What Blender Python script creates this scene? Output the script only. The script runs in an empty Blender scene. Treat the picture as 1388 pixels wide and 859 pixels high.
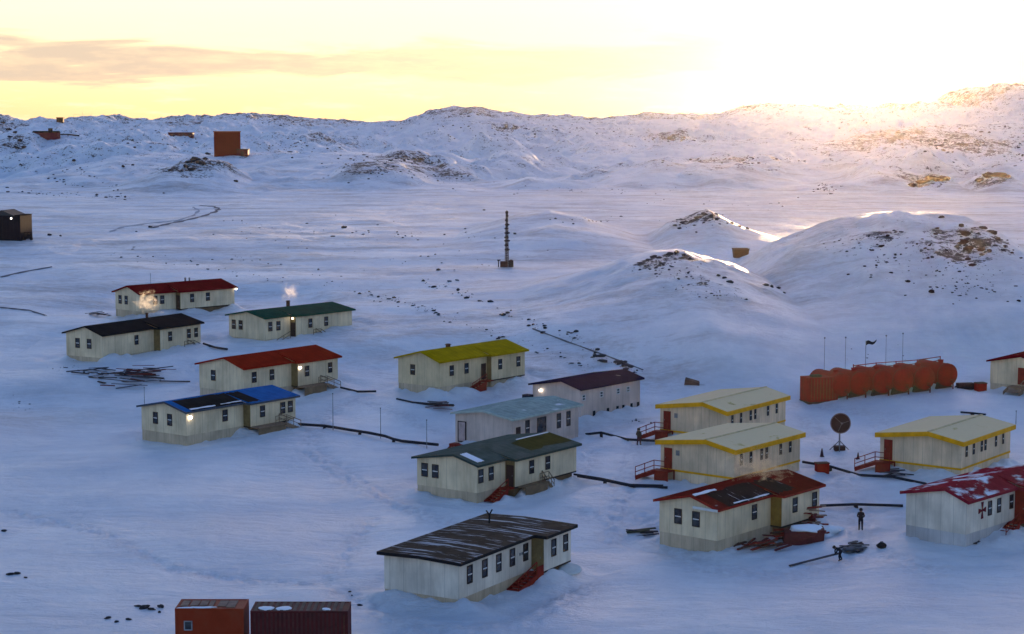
import bpy, bmesh, math, random
import numpy as np
from mathutils import Vector, Matrix

random.seed(7)
RNG = np.random.default_rng(11)
SC = bpy.context.scene
COL = SC.collection
R = math.radians

# ------------------------------------------------------------------ camera
F, CX, CY = 2500.0, 694.0, 429.5            # focal length and centre in photo pixels
PITCH = math.atan((CY - 170.0) / F)
CZ = 34.5
CAMFW = np.array([0, math.cos(PITCH), -math.sin(PITCH)])
CAMUP = np.array([0, math.sin(PITCH), math.cos(PITCH)])
cam = bpy.data.cameras.new('camera')
cam.sensor_width = 36.0
cam.lens = F / 1388.0 * 36.0
cam.clip_start = 1.0
cam.clip_end = 12000.0
camo = bpy.data.objects.new('camera', cam)
camo.location = (0, 0, CZ)
camo.rotation_euler = (math.pi / 2 - PITCH, 0, 0)
COL.objects.link(camo)
SC.camera = camo


def ray(px, py):
    d = CAMFW + (px - CX) / F * np.array([1.0, 0, 0]) - (py - CY) / F * CAMUP
    return d


# ------------------------------------------------------------------ houses (corner x, y, z, yaw, length, width, eave height, rise, ridge fraction)
FIT = {
    'red_far': [-55.961, 276.212, 5.691, 0.824, 17.118, 6.3, 3.714, 1.107, 0.433],
    'dark': [-53.56, 239.517, 3.266, 1.043, 18.473, 6.373, 4.09, 1.061, 0.421],
    'green': [-33.933, 252.006, 4.228, 0.901, 16.16, 7.211, 4.077, 0.802, 0.439],
    'red_mid': [-32.03, 218.455, 1.733, 0.922, 15.317, 7.678, 4.016, 1.121, 0.394],
    'blue': [-35.152, 196.69, 0.22, 0.918, 15.711, 7.133, 3.685, 0.838, 0.419],
    'yellow': [-8.815, 222.102, 1.9, 0.89, 15.682, 6.776, 4.186, 1.103, 0.401],
    'purple': [7.982, 212.785, 0.106, 0.891, 12.068, 7.091, 3.962, 0.83, 0.358],
    'pale_green': [0.014, 192.741, -0.101, 0.944, 12.591, 7.581, 3.844, 0.604, 0.474],
    'dark_green': [-3.21, 168.016, -0.284, 0.943, 14.739, 7.135, 3.697, 0.757, 0.349],
    'front': [-3.847, 130.564, -0.419, 1.04, 14.905, 6.506, 3.633, 0.15, 0.44],
    'ytrim_back': [22.771, 194.201, 0.577, 0.948, 13.734, 8.139, 3.756, 0.758, 0.328],
    'ytrim_front': [21.067, 172.493, 0.271, 0.892, 12.314, 8.414, 3.78, 0.65, 0.357],
    'red_damaged': [16.995, 150.114, -0.709, 0.868, 14.424, 5.878, 3.757, 0.879, 0.42],
    'ytrim_right': [43.461, 176.12, 0.473, 0.927, 12.349, 8.54, 3.72, 0.667, 0.385],
    'red_right': [37.73, 150.632, -0.286, 0.818, 14.0, 5.725, 3.926, 0.843, 0.32],
    'red_edge': [65.1, 223.6, 2.0, 0.90, 13.0, 7.0, 3.5, 0.9, 0.42],
}

# ------------------------------------------------------------------ terrain height
def hash2(ix, iy, s):
    h = (ix.astype(np.int64) * 374761393 + iy.astype(np.int64) * 668265263 + s * 1442695041) & 0xFFFFFFFF
    h = ((h ^ (h >> 13)) * 1274126177) & 0xFFFFFFFF
    h = h ^ (h >> 16)
    return (h & 0xFFFF) / 65535.0


def vnoise(x, y, s=0):
    ix, iy = np.floor(x), np.floor(y)
    fx, fy = x - ix, y - iy
    fx = fx * fx * fx * (fx * (fx * 6 - 15) + 10)
    fy = fy * fy * fy * (fy * (fy * 6 - 15) + 10)
    a, b = hash2(ix, iy, s), hash2(ix + 1, iy, s)
    c, d = hash2(ix, iy + 1, s), hash2(ix + 1, iy + 1, s)
    return (a + (b - a) * fx) * (1 - fy) + (c + (d - c) * fx) * fy - 0.5


def fbm(x, y, s=0, o=4):
    r, a = 0, 1.0
    for k in range(o):
        r = r + a * vnoise(x + 17.3 * k, y - 9.1 * k, s + k)
        x, y, a = x * 2.03, y * 2.03, a * 0.5
    return r


BY = [0, 110, 190, 215, 260, 312, 380, 460, 620, 800, 1000, 2400]
BZ = [0, 0, 0, 1.0, 4.5, 8.0, 11.0, 12.0, 12.8, 13.5, 14, 14]


def layer(Y, pts, front, back, rough, rock, pw=1.0):
    """a hill whose crest stands at depth Y; pts are photo pixels of its crest"""
    xs, zs = [], []
    pts = list(pts)
    if Y != RIDGE:          # both ends run out into the plain
        run = front * 0.9 / Y * F
        low = lambda px: (px, 170 + (CZ - (float(np.interp(Y, BY, BZ)) - 2.5)) / Y * F)
        pts = [low(pts[0][0] - run)] + pts + [low(pts[-1][0] + run)]
    for px, py in pts:
        d = ray(px, py)
        t = Y / d[1]
        xs.append(d[0] * t)
        zs.append(CZ + d[2] * t)
    return dict(Y=Y, xs=np.array(xs), zs=np.array(zs), front=front, back=back, rough=rough, rock=rock, pw=pw)


RIDGE = 1600
LAYERS = [
    # skyline
    layer(RIDGE, [(-900, 150), (-500, 140), (-200, 150), (0, 158), (20, 165), (60, 166), (100, 160), (160, 158), (200, 163), (240, 163), (300, 160), (340, 154),
                 (365, 153), (400, 160), (450, 165), (500, 167.5), (560, 164), (585, 152), (620, 147), (650, 146), (668, 152), (700, 155), (760, 159),
                 (820, 160), (860, 157), (880, 154), (910, 157), (955, 157), (985, 150), (1010, 142), (1040, 138), (1070, 142), (1100, 147),
                 (1122, 147), (1140, 142), (1160, 150), (1185, 146), (1200, 141), (1230, 142), (1262, 143), (1285, 125), (1310, 118), (1340, 120),
                 (1365, 123), (1388, 131), (1500, 135), (1700, 140), (2200, 150)], 760, 600, 3.4, 1.15, 1.3),
    # left edge mound
    layer(1350, [(-300, 170), (-80, 150), (-20, 160), (8, 168), (22, 182), (36, 205), (48, 222)], 220, 150, 3.0, 2.2),
    # left and middle shoulder
    layer(760, [(60, 245), (120, 222), (200, 207), (280, 210), (340, 206), (420, 205), (480, 206), (560, 211), (620, 228), (680, 243), (740, 256)], 190, 160, 1.2, 0.95),
    # knoll below the orange building
    layer(640, [(180, 246), (225, 232), (250, 221), (280, 216), (310, 224), (350, 244)], 70, 90, 1.6, 1.2),
    # middle right shoulder
    layer(800, [(600, 262), (680, 246), (760, 235), (860, 226), (900, 212), (950, 217), (1000, 214), (1040, 221), (1100, 240), (1200, 244), (1290, 222), (1388, 214), (1500, 210), (1900, 205)], 170, 180, 1.0, 0.95),
    # far right shoulder in front of the highest top
    layer(920, [(880, 200), (960, 190), (1040, 186), (1120, 190), (1180, 178), (1240, 172), (1300, 168), (1388, 166), (1500, 165), (1900, 170)], 120, 120, 1.6, 0.95),
    # outcrop mounds on the right
    layer(640, [(1215, 262), (1236, 244), (1260, 235), (1282, 237), (1300, 256), (1316, 246), (1335, 231), (1362, 233), (1384, 248), (1400, 258)], 40, 60, 1.0, 1.0),
    # low dome right of the mast
    layer(400, [(600, 322), (650, 305), (700, 291), (745, 285), (790, 293), (840, 310), (890, 326), (920, 338)], 60, 50, 0.5, 0.35),
    # small pointed hill
    layer(385, [(860, 335), (885, 318), (905, 302), (930, 294), (945, 288), (958, 284), (972, 290), (990, 300), (1010, 309), (1045, 320), (1080, 332)], 42, 36, 1.0, 0.85),
    # big right hill
    layer(318, [(985, 372), (1020, 348), (1050, 331), (1090, 313), (1130, 298), (1170, 292), (1200, 290), (1250, 290), (1290, 291), (1320, 302), (1340, 318), (1362, 338), (1390, 352), (1500, 375), (1620, 400)], 78, 62, 1.2, 0.7, 0.8),
    # hillock in the middle
    layer(296, [(700, 392), (760, 374), (820, 362), (860, 351), (885, 345), (920, 341), (950, 349), (985, 358), (1020, 371), (1060, 390), (1120, 420)], 75, 50, 1.3, 0.5, 0.8),
]
HOUSE_C = []
for k, (x, y, z, a, L, W, H, r, rf) in FIT.items():
    c, s = math.cos(a), math.sin(a)
    for u, v in ((0, 0), (L, 0), (0, W), (L, W), (L / 2, W / 2)):
        HOUSE_C.append((x + c * u - s * v, y + s * u + c * v, z))
HOUSE_C = np.array(HOUSE_C)


# trodden ways between the houses, as photo pixels; first their world points on level ground
def flat_at(px, py):
    d = ray(px, py)
    y = 200.0
    for _ in range(8):
        z = float(np.interp(y, BY, BZ))
        t = (z - CZ) / d[2]
        y = d[1] * t
    return (d[0] * t, y)


WAYS = [([(700, 700), (640, 720), (560, 690), (480, 650), (420, 610)], 1.6), ([(800, 690), (860, 690), (960, 760), (1060, 770), (1180, 742), (1260, 770)], 2.4),
        ([(1170, 740), (1166, 700), (1140, 650), (1120, 610), (1090, 560)], 1.8), ([(830, 720), (850, 640), (870, 600), (900, 590)], 1.6), ([(870, 600), (800, 610), (790, 640)], 1.4),
        ([(420, 600), (440, 560), (480, 540), (530, 560), (600, 580)], 1.4), ([(640, 540), (680, 530), (720, 500)], 1.2), ([(720, 590), (800, 575), (880, 570)], 2.2),
        ([(260, 500), (340, 550), (330, 580)], 1.0), ([(790, 790), (700, 840), (560, 850), (470, 800)], 1.8), ([(1000, 560), (1090, 540), (1200, 560), (1180, 620)], 2.0), ([(0, 690), (120, 715), (240, 770), (440, 790), (500, 700)], 1.1)]
WAYS = [([flat_at(*q) for q in p], w) for p, w in WAYS]


def trodden(x, y):
    out = np.zeros(x.shape)
    for p, w in WAYS:
        for (ax, ay), (bx, by) in zip(p[:-1], p[1:]):
            l2 = (bx - ax) ** 2 + (by - ay) ** 2
            t = np.clip(((x - ax) * (bx - ax) + (y - ay) * (by - ay)) / l2, 0, 1)
            d = np.hypot(x - ax - t * (bx - ax), y - ay - t * (by - ay))
            out = np.maximum(out, np.exp(-(d / w) ** 2))
    return out


def ruts(x, y):
    out = np.zeros(x.shape)
    for p, w in WAYS:
        if w < 1.5:
            continue
        for (ax, ay), (bx, by) in zip(p[:-1], p[1:]):
            l2 = (bx - ax) ** 2 + (by - ay) ** 2
            t = ((x - ax) * (bx - ax) + (y - ay) * (by - ay)) / l2
            d = np.abs(np.hypot(x - ax - np.clip(t, 0, 1) * (bx - ax), y - ay - np.clip(t, 0, 1) * (by - ay)) - .85)
            out = np.maximum(out, np.exp(-(d / .3) ** 2))
    return out


def height(x, y, detail=True):
    """terrain height and rockiness at world x, y (arrays)"""
    b = np.interp(y, BY, BZ)
    b = b + 0.9 * fbm(x / 90 + 5, y / 160 + 2, 3, 3) * np.clip((y - 230) / 150, 0.15, 1)
    # ground gently rising at the left edge and lower right
    w = np.zeros_like(b)
    dz = np.zeros_like(b)
    near = (y < 330) & (y > 90)
    if near.any():
        xn, yn, bn = x[near], y[near], b[near]
        wn = np.full(xn.shape, 0.05)
        dn = np.zeros(xn.shape)
        for hx, hy, hz in HOUSE_C:
            q = np.exp(-((xn - hx) ** 2 + (yn - hy) ** 2) / (2 * 6.0 ** 2))
            wn += q
            dn += q * (hz - bn)
        dz[near] = dn / wn
    h = b + dz
    far = np.clip((y - 560) / 160, 0, 1) * np.clip((1560 - y) / 200, 0, 1)
    kn = np.clip(fbm(x / 58 + 3, y / 95 + 8, 120, 4) + .02, 0, None) * far
    kn2 = np.clip(fbm(x / 24 + 3, y / 40 + 8, 130, 4) - .05, 0, None) * far
    h = h + 20.0 * kn + 10.0 * kn2
    g = h.copy()
    rock = np.clip(.42 * far + kn * 1.7 + kn2 * 2.2, 0, .85)
    rid = np.abs(fbm(x / 14, y / 14, 21, 4)) * 2
    for i, l in enumerate(LAYERS):
        # crest scaled sideways with distance so that the hill is a real body
        zc = np.interp(x, l['xs'], l['zs'], left=-50 if i else l['zs'][0], right=-50 if i else l['zs'][-1])
        xo = fbm(x / 60 + i * 7, y / 60, 40 + i, 3) * l['front'] * 0.10
        t = (y - l['Y'] + xo)
        sf = np.clip(1 + t / l['front'], 0, 1)
        sb = np.clip(1 - t / l['back'], 0, 1)
        s = np.where(t < 0, (sf * sf * (3 - 2 * sf)) ** l['pw'], sb * sb)
        up = np.clip(zc - h, 0, None) * s
        am = np.clip(up / 6.0, 0, 1)
        n = l['rough'] * am * (0.5 * fbm(x / 7, y / 9, 33 + i, 4) + fbm(x / 26 + i, y / 30, 60 + i, 6) * 1.8 - (1 - rid) * 0.55 + 0.3) * (1 - 0.35 * (s > .97))
        g = np.maximum(g, h + up + n * 0.9)
        rock = np.maximum(rock, l['rock'] * am * (0.30 + 0.70 * s ** 2))
    if detail:
        nb = (y > 110) & (y < 300)
        if nb.any():
            xn, yn = x[nb], y[nb]
            add = np.zeros(xn.shape)
            nz = fbm(xn / 3.1, yn / 4.0, 140, 3)
            for k, (hx, hy, hz, ha, L, W_, H_, r_, rf_) in FIT.items():
                cc, ss = math.cos(ha), math.sin(ha)
                u = (xn - hx) * cc + (yn - hy) * ss - L / 2
                v = -(xn - hx) * ss + (yn - hy) * cc - (W_ - 1.0) / 2
                dd = np.hypot(np.clip(np.abs(u) - L / 2, 0, None), np.clip(np.abs(v) - (W_ + 1.0) / 2, 0, None))
                add += np.clip(.16 + 1.6 * nz, -.08, .85) * np.exp(-(dd / .9) ** 2) - .22 * np.exp(-((dd - 2.6) / 1.0) ** 2) + .25 * np.clip(nz + .3, 0, 1) * np.exp(-((dd - 5.0) / 1.6) ** 2)
            tr = trodden(xn, yn)
            add += tr * (.24 * fbm(xn / .8, yn / 1.1, 150, 3) - .05) - .08 * ruts(xn, yn)
            g[nb] += add
        # wind drifts
        g = g + 0.38 * fbm(x / 11 + 0.5 * y / 30, y / 26, 80, 4) * np.clip((y - 60) / 60, 0, 1) * np.clip(1.2 - 0.0 * y, 0, 1)
        g = g + 0.09 * fbm(x / 2.2 + y / 9, y / 4, 90, 3)
    return g, rock


def steps(a, b, s0, s1):
    out, v = [], a
    while v < b:
        out.append(v)
        v += s0 + (s1 - s0) * (v - a) / (b - a)
    return out


ROWS = np.array(steps(4, 96, 4, 1.2) + steps(96, 300, 0.45, 0.7) + steps(300, 560, 0.7, 1.3) + steps(560, 1000, 1.3, 2.2) + steps(1000, 1660, 2.2, 2.6) + steps(1660, 2400, 10, 60) + [2400])
COLS = np.array(steps(-0.9, -0.33, 0.02, 0.004) + steps(-0.33, 0.33, 0.00062, 0.00062) + steps(0.33, 0.9, 0.004, 0.02) + [0.9])
GX = ROWS[:, None] * COLS[None, :]
GY = np.repeat(ROWS[:, None], len(COLS), 1)
GZ, GR = height(GX, GY)


def hgrid(a, y):
    """bilinear height on the terrain mesh, a = x / y"""
    j = np.clip(np.searchsorted(COLS, a) - 1, 0, len(COLS) - 2)
    i = np.clip(np.searchsorted(ROWS, y) - 1, 0, len(ROWS) - 2)
    fa = (a - COLS[j]) / (COLS[j + 1] - COLS[j])
    fy = (y - ROWS[i]) / (ROWS[i + 1] - ROWS[i])
    return (GZ[i, j] * (1 - fa) + GZ[i, j + 1] * fa) * (1 - fy) + (GZ[i + 1, j] * (1 - fa) + GZ[i + 1, j + 1] * fa) * fy


def ground(x, y):
    return float(hgrid(np.array([x / y]), np.array([y]))[0])


TS = np.concatenate([np.arange(90, 400, 0.5), np.arange(400, 1800, 1.5)])


def at(px, py, dz=0.0):
    """the point of the ground seen at a photo pixel"""
    d = ray(px, py)
    a = d[0] / d[1]
    z = CZ + d[2] / d[1] * TS
    g = hgrid(np.full(TS.shape, a), TS)
    k = np.nonzero(z <= g)[0]
    if len(k) == 0:
        y = float(RIDGE)
        return Vector((a * y, y, ground(a * y, y) + dz))
    k = k[0]
    y = TS[k]
    if k:
        e0, e1 = z[k - 1] - g[k - 1], z[k] - g[k]
        y = TS[k - 1] + (TS[k] - TS[k - 1]) * e0 / (e0 - e1)
    return Vector((a * y, y, ground(a * y, y) + dz))


def ppm(p):
    """photo pixels per metre at a world point"""
    return F / ((np.array(p) - np.array([0, 0, CZ])) @ CAMFW)


# ------------------------------------------------------------------ materials
def srgb(r, g, b):
    f = lambda c: (c / 255 / 12.92) if c < 10 else ((c / 255 + .055) / 1.055) ** 2.4
    return (f(r), f(g), f(b), 1)


MATS = {}


def nodes_of(name):
    m = bpy.data.materials.new(name)
    m.use_nodes = True
    nt = m.node_tree
    return m, nt.nodes, nt.links, nt.nodes['Principled BSDF']


def shifted(N, Lk, tc):
    """object coordinates moved by a random step per object, so that no two objects weather alike"""
    oi = N.new('ShaderNodeObjectInfo')
    ml = N.new('ShaderNodeMath')
    ml.operation = 'MULTIPLY'
    ml.inputs[1].default_value = 61.0
    Lk.new(oi.outputs['Random'], ml.inputs[0])
    ad = N.new('ShaderNodeVectorMath')
    Lk.new(tc.outputs['Object'], ad.inputs[0])
    Lk.new(ml.outputs[0], ad.inputs[1])
    return ad.outputs[0]


def mat(name, col, rough=0.7, var=0.25, scale=1.5, bump=0.0, bscale=8.0, metal=0.0, stretch=(1, 1, 1), dirt=None, dirt_amt=0.5, dscale=0.8):
    """weathered paint: base colour varied by noise, with optional dirt stains"""
    if name in MATS:
        return MATS[name]
    m, N, Lk, P = nodes_of(name)
    tc = N.new('ShaderNodeTexCoord')
    mp = N.new('ShaderNodeMapping')
    mp.inputs['Scale'].default_value = stretch
    Lk.new(shifted(N, Lk, tc), mp.inputs['Vector'])
    n1 = N.new('ShaderNodeTexNoise')
    n1.inputs['Scale'].default_value = scale
    n1.inputs['Detail'].default_value = 6
    n1.inputs['Roughness'].default_value = 0.65
    Lk.new(mp.outputs[0], n1.inputs['Vector'])
    rp = N.new('ShaderNodeValToRGB')
    c = col
    rp.color_ramp.elements[0].position = 0.3
    rp.color_ramp.elements[1].position = 0.7
    rp.color_ramp.elements[0].color = (c[0] * (1 - var), c[1] * (1 - var), c[2] * (1 - var), 1)
    rp.color_ramp.elements[1].color = (min(1, c[0] * (1 + var)), min(1, c[1] * (1 + var)), min(1, c[2] * (1 + var)), 1)
    Lk.new(n1.outputs['Fac'], rp.inputs[0])
    out = rp.outputs[0]
    if dirt:
        n2 = N.new('ShaderNodeTexNoise')
        n2.inputs['Scale'].default_value = dscale
        n2.inputs['Detail'].default_value = 8
        n2.inputs['Roughness'].default_value = 0.7
        Lk.new(mp.outputs[0], n2.inputs['Vector'])
        r2 = N.new('ShaderNodeValToRGB')
        r2.color_ramp.elements[0].position = 0.48
        r2.color_ramp.elements[1].position = 0.62
        Lk.new(n2.outputs['Fac'], r2.inputs[0])
        mm = N.new('ShaderNodeMath')
        mm.operation = 'MULTIPLY'
        mm.inputs[1].default_value = dirt_amt
        Lk.new(r2.outputs[0], mm.inputs[0])
        mx = N.new('ShaderNodeMix')
        mx.data_type = 'RGBA'
        Lk.new(mm.outputs[0], mx.inputs['Factor'])
        Lk.new(out, mx.inputs['A'])
        mx.inputs['B'].default_value = dirt
        out = mx.outputs['Result']
    Lk.new(out, P.inputs['Base Color'])
    P.inputs['Roughness'].default_value = rough
    P.inputs['Metallic'].default_value = metal
    P.inputs['Specular IOR Level'].default_value = .5 if metal else .06
    if bump:
        n3 = N.new('ShaderNodeTexNoise')
        n3.inputs['Scale'].default_value = bscale
        n3.inputs['Detail'].default_value = 4
        Lk.new(mp.outputs[0], n3.inputs['Vector'])
        bp = N.new('ShaderNodeBump')
        bp.inputs['Strength'].default_value = bump
        bp.inputs['Distance'].default_value = 0.05
        Lk.new(n3.outputs['Fac'], bp.inputs['Height'])
        Lk.new(bp.outputs[0], P.inputs['Normal'])
    MATS[name] = m
    return m


def wall_mat(name, col, stain, panel=1.2, corr=0.0):
    """insulated wall panels: vertical joints, faint rain streaks"""
    if name in MATS:
        return MATS[name]
    m, N, Lk, P = nodes_of(name)
    tc = N.new('ShaderNodeTexCoord')
    sep = N.new('ShaderNodeSeparateXYZ')
    Lk.new(tc.outputs['Object'], sep.inputs[0])
    add = N.new('ShaderNodeMath')
    Lk.new(sep.outputs['X'], add.inputs[0])
    Lk.new(sep.outputs['Y'], add.inputs[1])
    fr = N.new('ShaderNodeMath')
    fr.operation = 'PINGPONG'
    Lk.new(add.outputs[0], fr.inputs[0])
    fr.inputs[1].default_value = panel / 2
    jt = N.new('ShaderNodeMath')
    jt.operation = 'LESS_THAN'
    Lk.new(fr.outputs[0], jt.inputs[0])
    jt.inputs[1].default_value = 0.035
    mp = N.new('ShaderNodeMapping')
    mp.inputs['Scale'].default_value = (1.6, 1.6, 0.22)
    sh = shifted(N, Lk, tc)
    Lk.new(sh, mp.inputs[0])
    n1 = N.new('ShaderNodeTexNoise')
    n1.inputs['Scale'].default_value = 1.1
    n1.inputs['Detail'].default_value = 8
    n1.inputs['Roughness'].default_value = 0.7
    Lk.new(mp.outputs[0], n1.inputs['Vector'])
    rp = N.new('ShaderNodeValToRGB')
    rp.color_ramp.elements[0].position = 0.38
    rp.color_ramp.elements[0].color = stain
    rp.color_ramp.elements[1].position = 0.62
    rp.color_ramp.elements[1].color = col
    Lk.new(n1.outputs['Fac'], rp.inputs[0])
    n2 = N.new('ShaderNodeTexNoise')
    n2.inputs['Scale'].default_value = 0.35
    n2.inputs['Detail'].default_value = 5
    Lk.new(sh, n2.inputs['Vector'])
    hs = N.new('ShaderNodeHueSaturation')
    mr = N.new('ShaderNodeMapRange')
    mr.inputs[1].default_value, mr.inputs[2].default_value = 0.3, 0.7
    mr.inputs[3].default_value, mr.inputs[4].default_value = 0.70, 1.12
    Lk.new(n2.outputs['Fac'], mr.inputs[0])
    Lk.new(mr.outputs[0], hs.inputs['Value'])
    Lk.new(rp.outputs[0], hs.inputs['Color'])
    mx = N.new('ShaderNodeMix')
    mx.data_type = 'RGBA'
    k = N.new('ShaderNodeMath')
    k.operation = 'MULTIPLY'
    k.inputs[1].default_value = 0.36
    Lk.new(jt.outputs[0], k.inputs[0])
    Lk.new(k.outputs[0], mx.inputs['Factor'])
    Lk.new(hs.outputs[0], mx.inputs['A'])
    mx.inputs['B'].default_value = (stain[0] * .45, stain[1] * .45, stain[2] * .45, 1)
    Lk.new(mx.outputs['Result'], P.inputs['Base Color'])
    bp = N.new('ShaderNodeBump')
    bp.inputs['Strength'].default_value = 0.25
    bp.inputs['Distance'].default_value = 0.03
    if corr:
        wv = N.new('ShaderNodeMath')
        wv.operation = 'SINE'
        ml = N.new('ShaderNodeMath')
        ml.operation = 'MULTIPLY'
        ml.inputs[1].default_value = corr
        Lk.new(add.outputs[0], ml.inputs[0])
        Lk.new(ml.outputs[0], wv.inputs[0])
        Lk.new(wv.outputs[0], bp.inputs['Height'])
    else:
        Lk.new(n1.outputs['Fac'], bp.inputs['Height'])
    Lk.new(bp.outputs[0], P.inputs['Normal'])
    P.inputs['Roughness'].default_value = 0.6
    MATS[name] = m
    return m


def roof_mat(name, col, snow=0.0, rib=0.9, rust=None, snow_col=(.78, .80, .84, 1), strips=False):
    """sheet roofing with ribs across the slope and snow lying on it"""
    if name in MATS:
        return MATS[name]
    m, N, Lk, P = nodes_of(name)
    tc = N.new('ShaderNodeTexCoord')
    sep = N.new('ShaderNodeSeparateXYZ')
    Lk.new(tc.outputs['Object'], sep.inputs[0])
    n1 = N.new('ShaderNodeTexNoise')
    n1.inputs['Scale'].default_value = 0.7
    n1.inputs['Detail'].default_value = 8
    n1.inputs['Roughness'].default_value = 0.7
    sh = shifted(N, Lk, tc)
    Lk.new(sh, n1.inputs['Vector'])
    rp = N.new('ShaderNodeValToRGB')
    rp.color_ramp.elements[0].position = 0.35
    rp.color_ramp.elements[1].position = 0.65
    rp.color_ramp.elements[0].color = rust or (col[0] * .62, col[1] * .62, col[2] * .62, 1)
    rp.color_ramp.elements[1].color = col
    Lk.new(n1.outputs['Fac'], rp.inputs[0])
    # sheet joints
    pp = N.new('ShaderNodeMath')
    pp.operation = 'PINGPONG'
    Lk.new(sep.outputs['X'], pp.inputs[0])
    pp.inputs[1].default_value = rib / 2
    lt = N.new('ShaderNodeMath')
    lt.operation = 'LESS_THAN'
    Lk.new(pp.outputs[0], lt.inputs[0])
    lt.inputs[1].default_value = 0.05
    mj = N.new('ShaderNodeMix')
    mj.data_type = 'RGBA'
    kj = N.new('ShaderNodeMath')
    kj.operation = 'MULTIPLY'
    kj.inputs[1].default_value = 0.35
    Lk.new(lt.outputs[0], kj.inputs[0])
    Lk.new(kj.outputs[0], mj.inputs['Factor'])
    Lk.new(rp.outputs[0], mj.inputs['A'])
    mj.inputs['B'].default_value = (col[0] * .3, col[1] * .3, col[2] * .3, 1)
    # snow
    mp = N.new('ShaderNodeMapping')
    mp.inputs['Scale'].default_value = (3.4, 0.26, 1) if strips else (0.35, 0.5, 0.5)
    Lk.new(sh, mp.inputs[0])
    n2 = N.new('ShaderNodeTexNoise')
    n2.inputs['Scale'].default_value = 1.0
    n2.inputs['Detail'].default_value = 7
    n2.inputs['Roughness'].default_value = 0.6
    n2.inputs['Distortion'].default_value = 0.05 if strips else 0.4
    Lk.new(mp.outputs[0], n2.inputs['Vector'])
    r2 = N.new('ShaderNodeValToRGB')
    th = 0.72 - 0.45 * snow
    r2.color_ramp.elements[0].position = th
    r2.color_ramp.elements[1].position = th + (0.05 if strips else 0.09)
    Lk.new(n2.outputs['Fac'], r2.inputs[0])
    mx = N.new('ShaderNodeMix')
    mx.data_type = 'RGBA'
    sf = r2.outputs[0]
    ks = N.new('ShaderNodeMath')
    ks.operation = 'MULTIPLY'
    ks.inputs[1].default_value = 0.0 if snow <= 0 else 0.92
    Lk.new(sf, ks.inputs[0])
    Lk.new(ks.outputs[0], mx.inputs['Factor'])
    Lk.new(mj.outputs['Result'], mx.inputs['A'])
    mx.inputs['B'].default_value = snow_col
    Lk.new(mx.outputs['Result'], P.inputs['Base Color'])
    P.inputs['Roughness'].default_value = 0.9
    P.inputs['Specular IOR Level'].default_value = 0.0
    bp = N.new('ShaderNodeBump')
    bp.inputs['Strength'].default_value = 0.35
    bp.inputs['Distance'].default_value = 0.06
    Lk.new(pp.outputs[0], bp.inputs['Height'])
    Lk.new(bp.outputs[0], P.inputs['Normal'])
    MATS[name] = m
    return m


def glow_mat(name, col, strength):
    if name in MATS:
        return MATS[name]
    m, N, Lk, P = nodes_of(name)
    P.inputs['Base Color'].default_value = (.8, .8, .8, 1)
    P.inputs['Emission Color'].default_value = col
    P.inputs['Emission Strength'].default_value = strength
    MATS[name] = m
    return m


def glass_mat():
    m, N, Lk, P = nodes_of('window glass')
    n = N.new('ShaderNodeTexNoise')
    n.inputs['Scale'].default_value = 2.0
    tc = N.new('ShaderNodeTexCoord')
    Lk.new(tc.outputs['Object'], n.inputs['Vector'])
    rp = N.new('ShaderNodeValToRGB')
    rp.color_ramp.elements[0].position = 0.4
    rp.color_ramp.elements[1].position = 0.65
    rp.color_ramp.elements[0].color = (.012, .014, .02, 1)
    rp.color_ramp.elements[1].color = (.05, .055, .06, 1)
    Lk.new(n.outputs['Fac'], rp.inputs[0])
    Lk.new(rp.outputs[0], P.inputs['Base Color'])
    P.inputs['Roughness'].default_value = 0.12
    P.inputs['Specular IOR Level'].default_value = 0.5
    return m


GLASS = glass_mat()
WALL = wall_mat('beige wall panels', (.84, .67, .43, 1), (.69, .53, .32, 1))
WALL_W = wall_mat('white wall panels', (.80, .71, .58, 1), (.66, .57, .45, 1))
WALL_P = wall_mat('pinkish grey wall panels', (.66, .52, .44, 1), (.53, .41, .34, 1))
WALL_C = wall_mat('cream ribbed wall panels', (.82, .60, .38, 1), (.66, .46, .28, 1), 1.0, 14.0)
SKIRT = wall_mat('tan skirt boards', (.62, .48, .32, 1), (.48, .36, .23, 1), 1.2)
SKIRT_W = wall_mat('pale skirt boards', (.58, .55, .53, 1), (.48, .45, .44, 1), 1.2)
PLY = mat('weathered plywood', (.20, .135, .08, 1), .8, .3, 1.0)
SIDEY = mat('ochre boarding', (.20, .145, .065, 1), .8, .3, 1.2)
DARKW = mat('dark timber', (.05, .035, .03, 1), .8, .3, 2)
REDW = mat('red painted boards', (.22, .022, .014, 1), .65, .3, 1.5)
TANW = mat('tan timber', (.26, .17, .11, 1), .8, .3, 1.5)
YEL = mat('yellow painted trim', (.74, .34, .008, 1), .55, .2, 1.2)
WHITE = mat('white painted wood', (.62, .62, .60, 1), .5, .1, 2)
BROWNF = mat('dark brown frame', (.05, .03, .028, 1), .5, .2, 2)
BLACK = mat('black rubber', (.015, .015, .018, 1), .6, .2, 2)
STEEL = mat('dull grey steel', (.20, .20, .21, 1), .5, .2, 3, metal=.6)
RUST = mat('rusty steel', (.10, .045, .03, 1), .8, .4, 4)
TANKRED = mat('red tank paint', (.34, .005, .005, 1), .75, .18, 1.0, dirt=(.18, .007, .006, 1), dirt_amt=.6, dscale=.9)
ORANGE = mat('orange container paint', (.26, .034, .012, 1), .55, .15, .8, dirt=(.2, .05, .025, 1), dirt_amt=.5)
MAROON = mat('maroon container paint', (.095, .018, .018, 1), .6, .25, .9, dirt=(.035, .018, .02, 1), dirt_amt=.6)
ROCKM = mat('dark rock', (.045, .04, .042, 1), .9, .5, 1.2, .6, 3.0)
ROCKB = mat('brown rock', (.048, .022, .015, 1), .9, .5, .5, .6, 1.5)
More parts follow.
